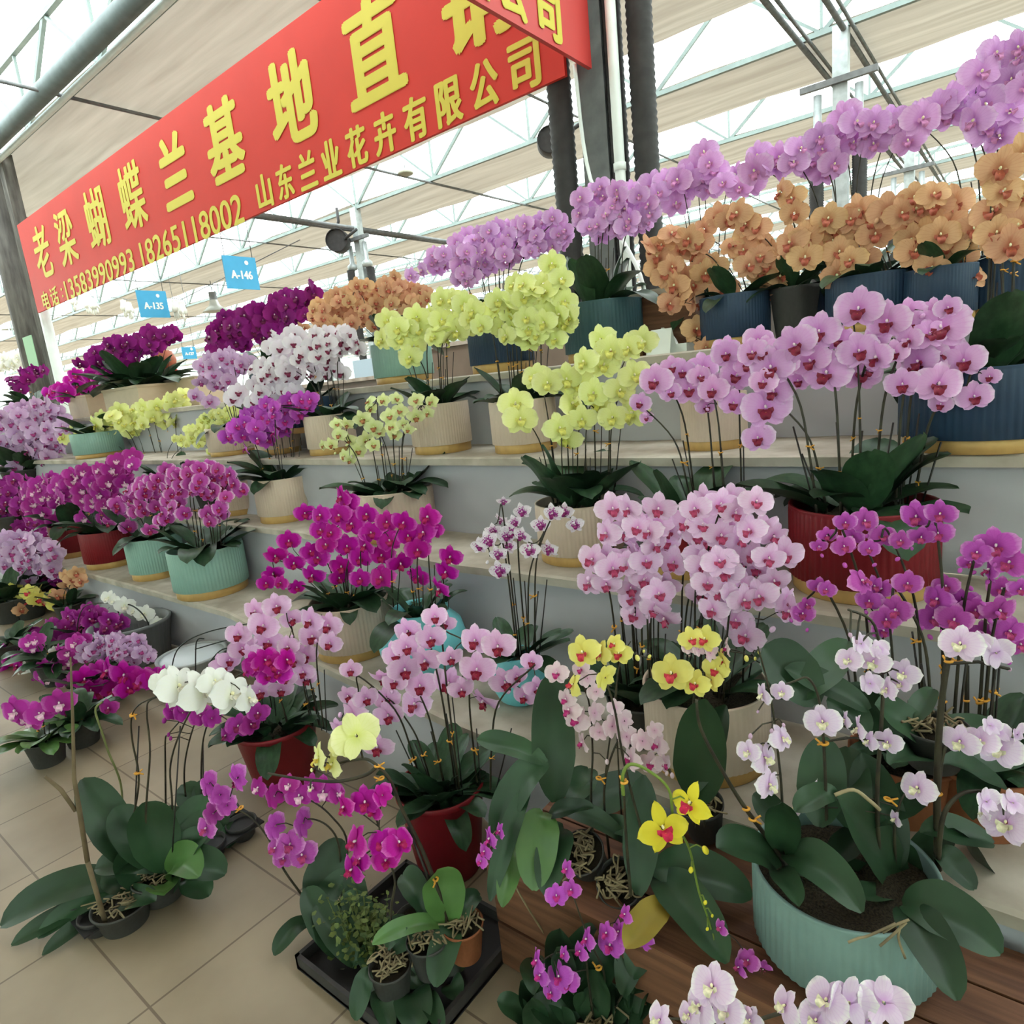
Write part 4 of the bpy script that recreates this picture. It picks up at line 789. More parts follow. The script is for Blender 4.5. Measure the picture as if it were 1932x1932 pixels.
# --- white-flowered plant in the long black nursery tray, bottom left
tray, to = plant_root('black moulded nursery tray with round cups on the floor at the lower left', 320, .62, 0, 'nursery tray', 'nursery_tray')
m = MB()
for i in range(5):
    for j in range(2):
        o2 = (-.05 + .105 * j - .02, -.20 + .105 * i, 0)
        m.lathe([(0, .0), (.030, 0), (.036, .008), (.044, .055), (.048, .055), (.048, .05), (.044, .04)], 22, 0, o2)
ob('tray_cups', m.mesh('tray_cups', M_dark), tray)
m = MB(); m.box((-.125, -.25, .038), (.085, .27, .043)); ob('tray_sheet', m.mesh('tray_sheet', POTM['black'], False), tray)
t, o = plant_root('white-flowered orchid with large arching leaves in the black cupped nursery tray', 262, .52, .045)
grow_pot(t, o, 240, 1745, -.05, 52, .075, 'dark'); grow_pot(t, o, 310, 1690, .02, 48, .075, 'dark')
for b0, t0, w, d1, lf, mm in (((240, 1665), (2, 1748), 56, -.06, .10, None), ((235, 1690), (22, 1784), 34, .02, .05, None), ((240, 1680), (72, 1770), 36, -.08, .06, None), ((225, 1700), (80, 1803), 26, -.12, .03, None),
        ((255, 1640), (155, 1470), 62, .1, .02, None), ((290, 1640), (215, 1525), 58, .05, .03, None), ((315, 1645), (268, 1515), 70, 0, .04, None), ((325, 1650), (320, 1520), 56, .1, .02, None), ((330, 1645), (385, 1500), 60, .12, .02, None),
        ((300, 1640), (180, 1640), 44, .0, .05, None), ((315, 1655), (395, 1575), 50, .02, .05, None), ((320, 1660), (375, 1655), 56, -.06, .12, M_leafl), ((310, 1670), (310, 1690), 48, -.1, .03, M_leafl), ((200, 1710), (295, 1700), 44, -.1, .03, None), ((340, 1640), (425, 1650), 54, .0, .05, None), ((195, 1690), (150, 1730), 26, -.05, .02, M_leafl), ((330, 1630), (410, 1530), 48, .1, .03, None), ((270, 1680), (230, 1600), 50, .0, .03, None), ((300, 1700), (345, 1600), 54, .02, .03, None), ((345, 1660), (395, 1690), 44, -.02, .03, None), ((260, 1690), (190, 1668), 40, -.02, .05, None)):
    leaf_px(t, o, b0, t0, w * 1.2, 0, d1, lf, mm)
spike_px(t, o, [(325, 1650, .02), (325, 1520, .05), (322, 1440, .06), (350, 1360, .05), (395, 1290, .02), (420, 1280), (380, 1283), (330, 1290)], 'snow', [(335, 1295, 84, -.7, -.05), (380, 1303, 90, -.75, -.1), (435, 1310, 84, -.7, -.1), (468, 1318, 56, -.9, -.1), (308, 1288, 52, .3, 0), (405, 1285, 60, -.4, .1)], rad=.0028, stakeline=((322, 1660), (340, 1370)), clips=[(250, 1350), (258, 1460)])
spike_px(t, o, [(245, 1670), (250, 1560), (262, 1470), (250, 1400), (248, 1355), (262, 1330), (300, 1312)], 'snow', [], rad=.003, stakeline=((250, 1620), (262, 1370)), clips=[(259, 1461), (250, 1352)])
spike_px(t, o, [(278, 1660), (275, 1540), (283, 1420), (277, 1345), (285, 1320), (330, 1310)], 'snow', [], rad=.003)
t, o = plant_root('leggy purple orchid on bare canes at the far end of the cupped tray', 400, .80, .045)
grow_pot(t, o, 440, 1640, 0, 34, .07, 'black'); grow_pot(t, o, 400, 1625, 0, 40, .07, 'dark', 0, False)
spike_px(t, o, [(360, 1560), (348, 1480), (352, 1420), (372, 1355), (395, 1340), (440, 1365)], 'deep', [(450, 1370, 48, .3), (473, 1367, 42, -.4), (487, 1345, 42, .2), (427, 1387, 36, .9), (345, 1345, 40, 2.6), (378, 1350, 44, 2.8)], [(310, 1358, 12), (318, 1385, 9), (322, 1392, 9)], rad=.003)
spike_px(t, o, [(313, 1560), (312, 1450), (312, 1395), (318, 1385), (345, 1355), (360, 1346)], 'deep', [(325, 1340, 40, 2.4), (400, 1355, 40, 2.7)], rad=.003)
spike_px(t, o, [(382, 1560), (380, 1440), (390, 1370), (430, 1290), (480, 1260)], 'fuchsia', [(483, 1253, 52, .2), (500, 1245, 50, -.3), (520, 1255, 52, .2), (540, 1245, 46, -.6), (467, 1263, 40, 1.0), (527, 1270, 46, .3), (505, 1275, 40, .0)], rad=.003, stakeline=((384, 1560), (383, 1400)))
for b0, t0, w, d1 in (((400, 1590), (345, 1480), 54, .03), ((395, 1580), (385, 1470), 46, .05), ((410, 1590), (420, 1500), 44, .03), ((420, 1600), (370, 1560), 44, -.04), ((430, 1600), (460, 1560), 40, 0)):
    leaf_px(t, o, b0, t0, w, 0, d1)
# bare cane standing at the left, from the same tray
t, o = plant_root('bare brown cane pair rising from the near end of the cupped tray', 200, .42, .045, 'orchid cane', 'orchid_cane')
m = MB(); m.tube([at(q[0], q[1], o, 0) - o for q in ((165, 1625), (150, 1530), (140, 1470), (137, 1350), (133, 1240))], [.006, .006, .005, .0035, .002], 8); m.tube([at(q[0], q[1], o, .0) - o for q in ((143, 1530), (115, 1490), (85, 1465))], [.005, .005, .004], 8)
m.tube([at(165, 1625, o) - o, Vector((0, 0, .0))], .006, 8); ob('cane', m.mesh('cane', mat('brown cane', (120, 104, 80), .7, 0, .3, 20)), t)
t, o = plant_root('thin green flower cane with a curled root tip behind the white orchid flowers', 232, .60, .045, 'orchid cane', 'orchid_cane')
m = MB(); m.tube([p - o for p in smooth_path([at(q[0], q[1], o, 0) for q in ((232, 1560), (228, 1480), (205, 1420), (192, 1380), (180, 1340), (192, 1325))], 5)] + [], .0032, 7); m.tube([at(232, 1560, o) - o, Vector((0, 0, 0))], .0032, 7); ob('cane', m.mesh('cane', mat('green cane', (122, 128, 80), .6, 0, .3, 20)), t)

# --- bottom centre tray with purple moth orchids
ZMIN = .03
tr2 = empty('nursery_tray', (-1.11, .845, 0), 'flat black nursery tray on the floor at the bottom centre', 'nursery tray')
m = MB(); m.box((-.22, -.20, .004), (.20, .17, .012)); ob('tray_floor', m.mesh('tray_floor', POTM['black'], False), tr2)
m = MB()
for a, b2 in (((-.22, -.20), (.20, -.19)), ((-.22, .16), (.20, .17)), ((-.22, -.20), (-.21, .17)), ((.19, -.20), (.20, .17))): m.box((a[0], a[1], 0), (b2[0], b2[1], .04))
ob('tray_rim', m.mesh('tray_rim', M_dark, False), tr2)
TY = .82
t, o = plant_root('purple moth orchid in a grow pot at the left of the flat tray', 620, .80, .012)
grow_pot(t, o, 600, 1790, 0, 36, .085, 'dark')
for b0, t0, w, d1 in (((590, 1735), (648, 1585), 72, .04), ((600, 1730), (665, 1650), 46, -.03), ((585, 1740), (518, 1803), 36, -.06), ((600, 1735), (655, 1720), 24, -.06)): leaf_px(t, o, b0, t0, w, 0, d1)
spike_px(t, o, [(600, 1740), (570, 1690), (535, 1640), (505, 1580), (470, 1540), (430, 1520)], 'orchidpurple', [(395, 1478, 52, 2.2), (415, 1500, 46, 2.5), (448, 1468, 58, 2.0), (403, 1535, 48, 2.3), (390, 1562, 48, .9), (428, 1520, 42, 2.6)], rad=.0032, clips=[(575, 1695), (455, 1525)])
spike_px(t, o, [(645, 1700), (640, 1600), (620, 1560), (585, 1545), (560, 1560)], 'orchidpurple', [(520, 1558, 52, 2.4, .1), (572, 1552, 58, 2.2, .1), (548, 1592, 54, .4, -.3), (570, 1612, 56, .2, -.3), (520, 1600, 44, .8), (535, 1620, 40, .3)], rad=.003)
spike_px(t, o, [(645, 1690), (655, 1590), (625, 1540), (585, 1510), (530, 1495)], 'magenta', [(488, 1486, 42, .9), (518, 1502, 50, 2.4), (545, 1480, 40, .4), (565, 1500, 54, .3, -.3), (610, 1492, 60, .2, -.4), (590, 1480, 44, .6), (635, 1498, 40, -.7)], rad=.003, offs=.03)
t, o = plant_root('fuchsia moth orchid in a grow pot at the front of the flat tray', 735, .70, .012)
grow_pot(t, o, 745, 1880, 0, 40, .085, 'dark'); grow_pot(t, o, 815, 1830, .02, 40, .085, 'dark')
for b0, t0, w, d1, mm in (((700, 1830), (672, 1925), 40, -.05, None), ((775, 1870), (790, 1945), 72, -.06, None), ((800, 1880), (835, 1945), 36, -.05, None), ((730, 1790), (770, 1740), 40, .03, None), ((710, 1870), (740, 1950), 40, -.05, None)): leaf_px(t, o, b0, t0, w, 0, d1, .04, mm)
spike_px(t, o, [(740, 1850), (738, 1720), (745, 1660), (725, 1600), (715, 1560)], 'fuchsia', [(650, 1522, 50, 1.0), (690, 1512, 62, .4, -.3), (722, 1500, 46, 2.5), (672, 1588, 64, 1.1, .2), (665, 1640, 58, 1.0, -.2), (722, 1592, 58, .3, .3), (752, 1590, 62, -.5, .2), (728, 1622, 54, .2, -.4), (680, 1620, 50, .9, .0), (705, 1530, 40, .7)], rad=.003, offs=.02)
t, o = plant_root('pale yellow moth orchid arching from the right end of the flat tray', 855, .82, .012)
grow_pot(t, o, 880, 1800, 0, 40, .085, 'terracotta')
for b0, t0, w, d1, mm in (((850, 1745), (825, 1640), 80, .0, M_leafl), ((845, 1745), (703, 1782), 36, -.06, M_leafl), ((860, 1750), (822, 1862), 58, -.1, None), ((845, 1750), (735, 1800), 44, -.02, None), ((865, 1745), (905, 1690), 40, .06, None), ((800, 1720), (760, 1650), 50, .06, None)): leaf_px(t, o, b0, t0, w, 0, d1, .05, mm)
spike_px(t, o, [(845, 1750), (830, 1690), (795, 1600), (760, 1530), (735, 1470), (712, 1445), (690, 1432), (655, 1436), (640, 1440)], 'paleyellow', [(602, 1430, 58, 1.3, .1), (628, 1442, 56, 1.2, .1), (645, 1405, 56, .4, .2), (672, 1388, 92, 2.9, .1)], [(588, 1452, 8)], rad=.0045, stakeline=((850, 1760), (770, 1560)), clips=[(822, 1660), (712, 1447), (720, 1470)])
spike_px(t, o, [(712, 1445), (690, 1462), (640, 1474), (590, 1472), (545, 1466), (505, 1459)], 'paleyellow', [], [(585, 1490, 7)], rad=.004)
t, o = plant_root('low dark leafy orchid without blooms in the middle of the flat tray', 700, .80, .012)
for q in ((660, 1830), (700, 1890), (790, 1780)): grow_pot(t, o, q[0], q[1], .0, 38, .08, 'dark', 0, False)
for i in range(22):
    bx, by = R.uniform(620, 850), R.uniform(1720, 1860); leaf_px(t, o, (bx, by), (bx + R.uniform(-80, 80), by + R.uniform(-130, 60)), R.uniform(36, 62), R.uniform(-.02, .06), R.uniform(-.05, .08), .03)
wd = empty('tray_weeds', tuple(spot(690, .76, .02)), 'yellow-green fern weeds sprouting between the pots of the flat tray', 'weeds'); wd['kind'] = 'stuff'
m = MB()
for i in range(560):
    c = Vector((max(-.09, min(.09, R.gauss(0, .045))), R.gauss(0, .03), abs(R.gauss(.06, .045)))); s = R.uniform(.006, .014); a = R.uniform(0, 6.28); n = Vector((R.gauss(0, .5), R.gauss(0, .5), 1)).normalized(); fm = frame(n, (0.1, 1, 0), a)
    m.add([c + fm.to_3x3() @ Vector(q) * s for q in ((-.5, 0, 0), (0, -.6, .1), (.5, 0, 0), (.2, .8, .1), (-.2, .8, .1))], [(0, 1, 2, 3, 4)])
    if i % 5 == 0: m.tube([c, (c.x * .6, c.y * .6, 0)], .0012, 4)
ob('fronds', m.mesh('fronds', mat('weed green', (104, 116, 56), .6, 0, .4, 30, c2=(66, 84, 44))), wd)

# --- centre plants on the platform
ZMIN = PZ + .03
t, o = plant_root('broad-leaved orchid with exposed roots in dark pots and pale faded blooms above', 1110, 1.04, PZ)
grow_pot(t, o, 1120, 1640, 0, 42, .085, 'dark', .5); grow_pot(t, o, 1193, 1690, -.05, 44, .09, 'dark', .6)
for b0, t0, w, d1, lf, mm in (((1048, 1515), (1040, 1268), 82, .05, .0, M_leaf), ((1030, 1440), (900, 1396), 46, .05, .03, None), ((1035, 1440), (932, 1580), 66, -.02, .08, None), ((1025, 1530), (1008, 1680), 80, -.10, .05, M_leafl), ((1065, 1560), (1030, 1690), 66, -.06, .06, None), ((1045, 1530), (1185, 1592), 40, -.05, .06, None), ((985, 1590), (948, 1712), 44, -.02, .04, M_leafl), ((1085, 1540), (1220, 1470), 74, .1, .02, None), ((1080, 1520), (1110, 1450), 60, .12, .02, None), ((1030, 1545), (1120, 1525), 34, -.08, .03, None), ((1000, 1480), (925, 1700), 40, .08, .05, None)):
    leaf_px(t, o, b0, t0, w, 0, d1, lf, mm)
spike_px(t, o, [(1150, 1610), (1140, 1500), (1155, 1360), (1170, 1250), (1190, 1210)], 'faded', [], rad=.0022, clips=[(1155, 1545), (1130, 1470)])
spike_px(t, o, [(1180, 1640), (1170, 1500), (1163, 1350), (1165, 1270)], 'faded', [], rad=.0022, clips=[(1180, 1555), (1180, 1475)])
W1 = [(1075, 1338, 52, .8), (1088, 1357, 52, .3), (1122, 1345, 46, 2.3), (1130, 1382, 38, 2.7), (1155, 1370, 48, 2.5), (1100, 1400, 44, 1.2), (1068, 1318, 40, .6), (1108, 1280, 40, 2.6), (1050, 1270, 46, .2), (1095, 1262, 36, .4), (1125, 1305, 38, 2.8)]
W2 = [(1182, 1390, 48, 2.4), (1212, 1398, 46, 2.7), (1242, 1405, 46, .8), (1190, 1432, 50, .9, .0), (1228, 1440, 46, .2), (1250, 1440, 42, -.6), (1178, 1360, 42, 2.5), (1235, 1378, 36, 2.6), (1160, 1335, 34, 2.8)]
spike_px(t, o, [(1120, 1600), (1115, 1500), (1118, 1420), (1112, 1330), (1095, 1290), (1075, 1310)], 'faded', W1, [(1145, 1436, 11)], rad=.0026)
spike_px(t, o, [(1150, 1620), (1140, 1490), (1165, 1400), (1200, 1380), (1235, 1400), (1265, 1460)], 'faded', W2, [(1268, 1462, 12), (1258, 1458, 10)], rad=.0026)
t, o = plant_root('yellow orchid with red lips and long dark leaves in front of the wide cream pot', 1235, 1.06, PZ)
grow_pot(t, o, 1330, 1570, .12, 42, .09, 'dark', .2)
for b0, t0, w, d1, lf, mm in (((1205, 1690), (1215, 1462), 66, .05, .0, None), ((1228, 1640), (1418, 1694), 88, -.06, .05, None), ((1235, 1650), (1372, 1818), 86, -.14, .06, None), ((1260, 1700), (1180, 1790), 60, -.08, .02, M_leafy), ((1315, 1515), (1330, 1318), 96, -.04, .0, None), ((1300, 1500), (1370, 1330), 60, .0, .0, None), ((1230, 1600), (1130, 1560), 40, .08, .05, None)):
    leaf_px(t, o, b0, t0, w, 0, d1, lf, mm)
spike_px(t, o, [(1176, 1500), (1175, 1462), (1190, 1442), (1225, 1455), (1262, 1490), (1272, 1550), (1300, 1600), (1318, 1680), (1335, 1730), (1350, 1785)], 'brightyellow', [(1250, 1562, 96, -.2, .0), (1303, 1515, 82, .5, -.1)], [(1330, 1602, 17), (1304, 1640, 13), (1331, 1702, 10), (1344, 1727, 7), (1335, 1752, 8), (1348, 1778, 5)], rad=.003, mt=mat('green stem', (118, 140, 62), .5, 0, .2, 20), clips=[(1178, 1478)], offs=-.17)
spike_px(t, o, [(1190, 1690), (1180, 1560), (1176, 1450)], 'yellow', [], rad=.0032, offs=-.1)
spike_px(t, o, [(1225, 1620), (1180, 1450), (1160, 1340), (1140, 1270), (1145, 1235), (1185, 1232), (1225, 1242)], 'yellow', [(1100, 1230, 66, .4, -.1), (1082, 1292, 48, 1.2, .2), (1135, 1232, 50, .9), (1168, 1232, 50, .3), (1142, 1278, 52, 2.4, .3), (1160, 1215, 40, .6)], [(1202, 1240, 13), (1226, 1238, 9), (1215, 1228, 7)], rad=.0026)
spike_px(t, o, [(1330, 1560), (1318, 1460), (1316, 1380), (1318, 1330), (1330, 1270), (1345, 1235), (1380, 1225), (1420, 1240)], 'yellow', [(1267, 1270, 76, .2, 0), (1312, 1290, 56, .3, .1), (1342, 1283, 50, .9), (1350, 1262, 50, .2), (1330, 1205, 54, .3), (1304, 1205, 48, -.2), (1365, 1245, 46, 1.1)], [(1408, 1241, 13), (1432, 1230, 8), (1425, 1242, 8)], rad=.0026)
spike_px(t, o, [(1310, 1560), (1308, 1440), (1308, 1330), (1318, 1280), (1335, 1240), (1370, 1228)], 'faded', [(1318, 1225, 32, 2.4), (1340, 1232, 38, 2.2), (1372, 1222, 40, 1.4), (1300, 1222, 30, 2.8)], [(1436, 1252, 8)], rad=.0026, clips=[(1308, 1378)])
m = MB()
ZMIN = .02
t, o = plant_root('small lilac-pink orchids drooping in the shadow below the centre foreground leaves', 1110, .86, 0)
grow_pot(t, o, 1130, 1985, 0, 60, .09, 'black'); grow_pot(t, o, 1040, 1960, .05, 50, .08, 'black'); grow_pot(t, o, 1230, 1960, .03, 50, .08, 'black')
for i in range(46):
    bx, by = R.uniform(1000, 1340), R.uniform(1840, 1990); leaf_px(t, o, (bx, by), (bx + R.uniform(-90, 90), by - R.uniform(30, 150)), R.uniform(40, 66), R.uniform(-.02, .08), R.uniform(-.03, .12), .03)
for b0, t0, w, d1 in (((1120, 1950), (1130, 1830), 60, 0), ((1140, 1950), (1190, 1840), 66, .03), ((1100, 1950), (1030, 1850), 60, .05), ((1150, 1950), (1250, 1860), 64, 0), ((1090, 1950), (1000, 1900), 56, 0), ((1160, 1940), (1300, 1900), 56, .05), ((1110, 1900), (1085, 1780), 52, .1), ((1150, 1900), (1220, 1770), 60, .14), ((1180, 1930), (1260, 1790), 60, .12)): leaf_px(t, o, b0, t0, w, 0, d1, .04)
spike_px(t, o, [(1120, 1930), (1110, 1850), (1100, 1800), (1060, 1795), (1020, 1815), (1010, 1840)], 'violet', [(1014, 1812, 44, 1.2), (1020, 1840, 42, .8), (1055, 1842, 52, .4, -.2), (1070, 1852, 48, .2, -.2), (1040, 1872, 38, .4, -.4), (1065, 1800, 30, 1.0)], rad=.0022, clips=[(1130, 1828)])
spike_px(t, o, [(1130, 1920), (1140, 1840), (1110, 1770), (1085, 1700), (1070, 1650)], 'violet', [(1070, 1640, 36, .9), (1050, 1690, 44, .1), (1078, 1678, 38, .3), (1108, 1772, 44, 1.1), (1095, 1795, 36, .8)], rad=.0022)
spike_px(t, o, [(1150, 1920), (1190, 1850), (1225, 1800), (1180, 1770), (1160, 1740)], 'violet', [(1152, 1782, 54, .4), (1168, 1758, 44, .9), (1216, 1775, 36, .3), (1180, 1725, 36, 1.0), (1145, 1760, 40, .6)], rad=.0022, clips=[(1220, 1880)])
spike_px(t, o, [(1120, 1900), (1000, 1720), (960, 1640), (945, 1560)], 'violet', [(925, 1582, 44, 1.1), (915, 1606, 36, .9), (944, 1568, 32, 1.2), (908, 1625, 30, .8)], rad=.0024, mt=M_root, offs=.14)

ZMIN = -9
# --- mint pot at the lower right with white-lilac orchids
t, o = plant_root('white-lilac orchids over large dark leaves in the big mint pot', 1590, 1.105, PZ)
D = proj(o)[2]; add_pot(t, 'shaded_mint', .153, .175, False)
for b0, t0, w, d1, lf, mm in (((1478, 1615), (1475, 1512), 64, -.05, .02, None), ((1480, 1610), (1626, 1722), 78, -.14, .06, None), ((1470, 1640), (1352, 1600), 74, -.05, .05, None), ((1462, 1640), (1508, 1712), 48, -.16, .03, None), ((1702, 1685), (1578, 1505), 96, -.02, .04, None), ((1700, 1705), (1888, 1800), 100, -.2, .05, None), ((1700, 1712), (1806, 1888), 86, -.24, .05, None), ((1690, 1700), (1570, 1650), 60, .0, .04, None), ((1690, 1690), (1600, 1740), 44, -.04, .03, None), ((1500, 1650), (1590, 1640), 60, .04, .03, None), ((1720, 1690), (1690, 1590), 56, .02, .03, None), ((1700, 1700), (1608, 1694), 44, -.1, .03, None), ((1580, 1500), (1500, 1532), 48, -.02, .03, None), ((1738, 1570), (1874, 1592), 58, .0, .03, None), ((1760, 1610), (1838, 1678), 52, -.04, .03, None), ((1545, 1560), (1556, 1390), 84, .08, .0, None), ((1600, 1560), (1600, 1410), 80, .12, .0, None), ((1690, 1640), (1625, 1420), 88, .08, .0, None), ((1680, 1440), (1772, 1426), 62, .15, .03, None), ((1780, 1440), (1898, 1490), 58, .06, .03, None), ((1650, 1560), (1760, 1480), 60, .1, .02, None), ((1560, 1640), (1640, 1560), 50, .06, .02, None), ((1720, 1660), (1790, 1560), 60, .06, .02, None), ((1500, 1600), (1420, 1500), 56, .05, .03, None), ((1750, 1690), (1830, 1740), 54, -.02, .04, None), ((1790, 1560), (1870, 1660), 70, .12, .03, None)):
    leaf_px(t, o, b0, t0, w, -.10 if d1 <= -.2 else 0, d1, lf, mm)
for i, q in enumerate(((1520, 1655), (1600, 1640), (1670, 1680))): grow_pot(t, o, q[0], q[1] + 30, (.03, .05, .02)[i], 40, .06, 'black', 0, False)
m = MB()
for a in (((1710, 1740), (1680, 1768), (1660, 1785)), ((1690, 1742), (1640, 1765), (1620, 1770), (1600, 1778)), ((1700, 1745), (1695, 1770), (1708, 1808)), ((1715, 1735), (1690, 1745), (1665, 1760))):
    m.tube([p - o for p in smooth_path([at(q[0], q[1], o, -.19) for q in a], 4)], .0019, 6)
ob('aerial_root', m.mesh('aerial_root', M_root), t); m = MB(); m.tube([p - o for p in smooth_path([at(q[0], q[1], o, -.08) for q in ((1575, 1500), (1610, 1490), (1640, 1510), (1660, 1528))], 4)], .003, 6)
ob('aerial_root', m.mesh('aerial_root', M_root), t)
spike_px(t, o, [(1505, 1680), (1473, 1617), (1410, 1530), (1370, 1467), (1323, 1377), (1314, 1320)], 'dawn', [], [], rad=.0042, clips=[(1408, 1528), (1420, 1548)])
spike_px(t, o, [(1480, 1620), (1475, 1500), (1470, 1440), (1455, 1320), (1430, 1220)], 'dawn', [(1475, 1393, 54, -.9), (1442, 1430, 62, -.85), (1450, 1480, 62, -.85, -.2), (1412, 1418, 46, .4), (1440, 1310, 46, 1.0), (1475, 1305, 40, .1)], [(1416, 1388, 12), (1456, 1378, 10), (1478, 1367, 9), (1430, 1342, 7)], rad=.0026)
spike_px(t, o, [(1560, 1560), (1555, 1420), (1545, 1320), (1525, 1280), (1500, 1285), (1460, 1300)], 'dawn', [(1552, 1362, 66, .1, .0), (1595, 1358, 36, 1.2), (1620, 1375, 52, 1.3), (1640, 1398, 40, .9), (1675, 1400, 50, .2)], [], rad=.0026, clips=[(1556, 1405)])
spike_px(t, o, [(1660, 1640), (1655, 1500), (1662, 1380), (1665, 1290), (1650, 1180), (1600, 1150)], 'dawn', [(1602, 1245, 50, .4), (1648, 1247, 60, .1), (1625, 1215, 46, 2.3), (1642, 1290, 48, 2.5), (1675, 1300, 50, .9), (1705, 1270, 56, .3), (1700, 1290, 36, .4), (1660, 1225, 40, 2.6)], [(1604, 1197, 11), (1616, 1210, 9)], rad=.0036)
spike_px(t, o, [(1770, 1640), (1768, 1480), (1775, 1340), (1790, 1240), (1800, 1215)], 'dawn', [(1812, 1215, 74, .2, .1), (1880, 1232, 64, 2.5, .0), (1850, 1210, 40, 2.8)], [(1905, 1262, 9)], rad=.006, clips=[(1770, 1500), (1790, 1250)])
spike_px(t, o, [(1770, 1620), (1780, 1540), (1810, 1500), (1850, 1492), (1890, 1500)], 'dawn', [(1898, 1552, 86, .2, .0), (1862, 1512, 56, 2.3), (1912, 1515, 50, 2.5), (1855, 1530, 40, 1.1), (1930, 1530, 50, .3)], [], rad=.004, offs=-.04)
spike_px(t, o, [(1770, 1600), (1772, 1470), (1790, 1400), (1850, 1385), (1900, 1380)], 'dawn', [(1812, 1398, 66, .3), (1850, 1398, 60, .2), (1885, 1412, 78, .1), (1885, 1382, 44, 2.6), (1920, 1385, 50, 2.0), (1870, 1370, 40, 2.4)], [], rad=.004)
spike_px(t, o, [(1690, 1640), (1688, 1560), (1700, 1510), (1715, 1490)], 'dawn', [(1732, 1487, 66, .5, .0), (1540, 1490, 40, 1.3, .1, .02), (1500, 1525, 40, 1.3, 0, .0), (1690, 1545, 32, .9)], [], rad=.0026, clips=[(1675, 1510)])
t, o = plant_root('white orchid with lilac tints crossing the bottom right edge, nearest blooms of all', 1500, .80, .0)
D = proj(o)[2]
grow_pot(t, o, 1480, 2240, 0, 90, .1, 'dark')
spike_px(t, o, [(1470, 2150), (1440, 2050), (1400, 1960), (1420, 1930), (1500, 1905), (1600, 1890), (1680, 1900)], 'dawn', [(1345, 1862, 86, .5, .2), (1322, 1898, 76, .9), (1368, 1905, 70, .3, -.2), (1245, 1925, 62, .7), (1415, 1925, 50, .4), (1482, 1898, 66, .8), (1560, 1888, 80, .5, .3), (1603, 1892, 96, 2.6, .3), (1668, 1892, 92, 2.9, .2), (1540, 1925, 70, .3), (1640, 1925, 70, 2.4), (1300, 1915, 50, .6)], [(1412, 1905, 16)], rad=.003, offs=-.12)
t, o = plant_root('small deep purple orchid beside the base of the big mint pot', 1400, .98, PZ)
grow_pot(t, o, 1390, 1900, .02, 40, .06, 'black')
spike_px(t, o, [(1395, 1880), (1405, 1860), (1410, 1835), (1420, 1815)], 'orchidpurple', [(1425, 1845, 46, .5), (1412, 1812, 42, .3), (1395, 1825, 36, .9), (1440, 1830, 34, .2), (1360, 1750, 30, .7), (1445, 1880, 40, .2)], [], rad=.0022)
t, o = plant_root('broad green leaves behind the right side of the big mint pot', 1800, 1.36, Z1)
for b0, t0, w, d1 in (((1750, 1400), (1650, 1330), 70, 0), ((1760, 1400), (1880, 1370), 60, 0), ((1700, 1420), (1600, 1290), 60, .05), ((1640, 1340), (1480, 1262), 56, .03), ((1540, 1330), (1440, 1220), 100, .06), ((1520, 1320), (1600, 1210), 70, .08), ((1790, 1440), (1930, 1430), 70, 0), ((1720, 1370), (1760, 1300), 40, .05), ((1640, 1380), (1560, 1320), 60, .05)): leaf_px(t, o, b0, t0, w, 0, d1, .02)
grow_pot(t, o, 1760, 1440, 0, 60, .08, 'dark')

# --- floor plants at the far left
def cluster(label, pot, **kw):
    if 'reg' in kw: kw['reg'] = [(a, b, c * 1.25) for a, b, c in kw['reg']]
    kw['llen'] = kw.get('llen', 1.4) * (.8 if kw['var'] in ('yellow', 'orange') else 1.0)
    return orchid(label, pot, **kw)
cluster('purple orchid with bright green leaves at the left edge of the aisle', ('dark', 95, .66, 0, 70, 50), var='magenta', fl=[(30, 1340, 56), (50, 1350, 50), (75, 1345, 50), (112, 1325, 54), (95, 1335, 44), (60, 1362, 40)], size=48, nsp=2, nleaf=16, llen=2.3, leafme=leaf_mesh('leaf', .4, .5, .1, M_leafl), lelev=(.2, .9), jit=.04)
cluster('fuchsia orchids hanging over the aisle, left of the white moth orchid blooms', ('dark', 185, .98, 0, 60, 44), var='fuchsia', fl=[(160, 1280, 54), (185, 1270, 50), (205, 1265, 54), (235, 1272, 56), (262, 1283, 54), (285, 1280, 46), (190, 1302, 52), (215, 1300, 54), (240, 1298, 44), (172, 1300, 44), (310, 1275, 40)], size=50, nsp=4, nleaf=14, llen=2.4, jit=.05, leafme=None)
cluster('pale mauve orchids with yellow hearts behind the aisle fuchsia orchids', ('dark', 235, 1.12, 0, 60, 44), var='palelilac', reg=[(165, 1232, 16), (190, 1220, 20), (220, 1218, 22), (250, 1218, 20), (278, 1232, 14), (200, 1245, 18), (240, 1248, 18)], size=28, nsp=5, nleaf=10, llen=1.8, jit=.05)
cluster('purple orchids in the back of the aisle group, below the white sprig', ('dark', 165, 1.22, 0, 60, 44), var='deep', reg=[(85, 1205, 14), (110, 1190, 20), (140, 1175, 22), (170, 1168, 22), (205, 1175, 20), (225, 1175, 14), (125, 1210, 16), (165, 1195, 18), (60, 1195, 12)], size=36, nsp=5, nleaf=10, llen=1.8, jit=.06)
cluster('crimson-purple orchids at the left edge behind the white starry blooms', ('dark', 30, .95, 0, 60, 44), var='fuchsia', reg=[(10, 1240, 18), (30, 1250, 20), (15, 1275, 18), (45, 1265, 14), (40, 1305, 12)], size=36, nsp=3, nleaf=10, llen=2.0, jit=.05)
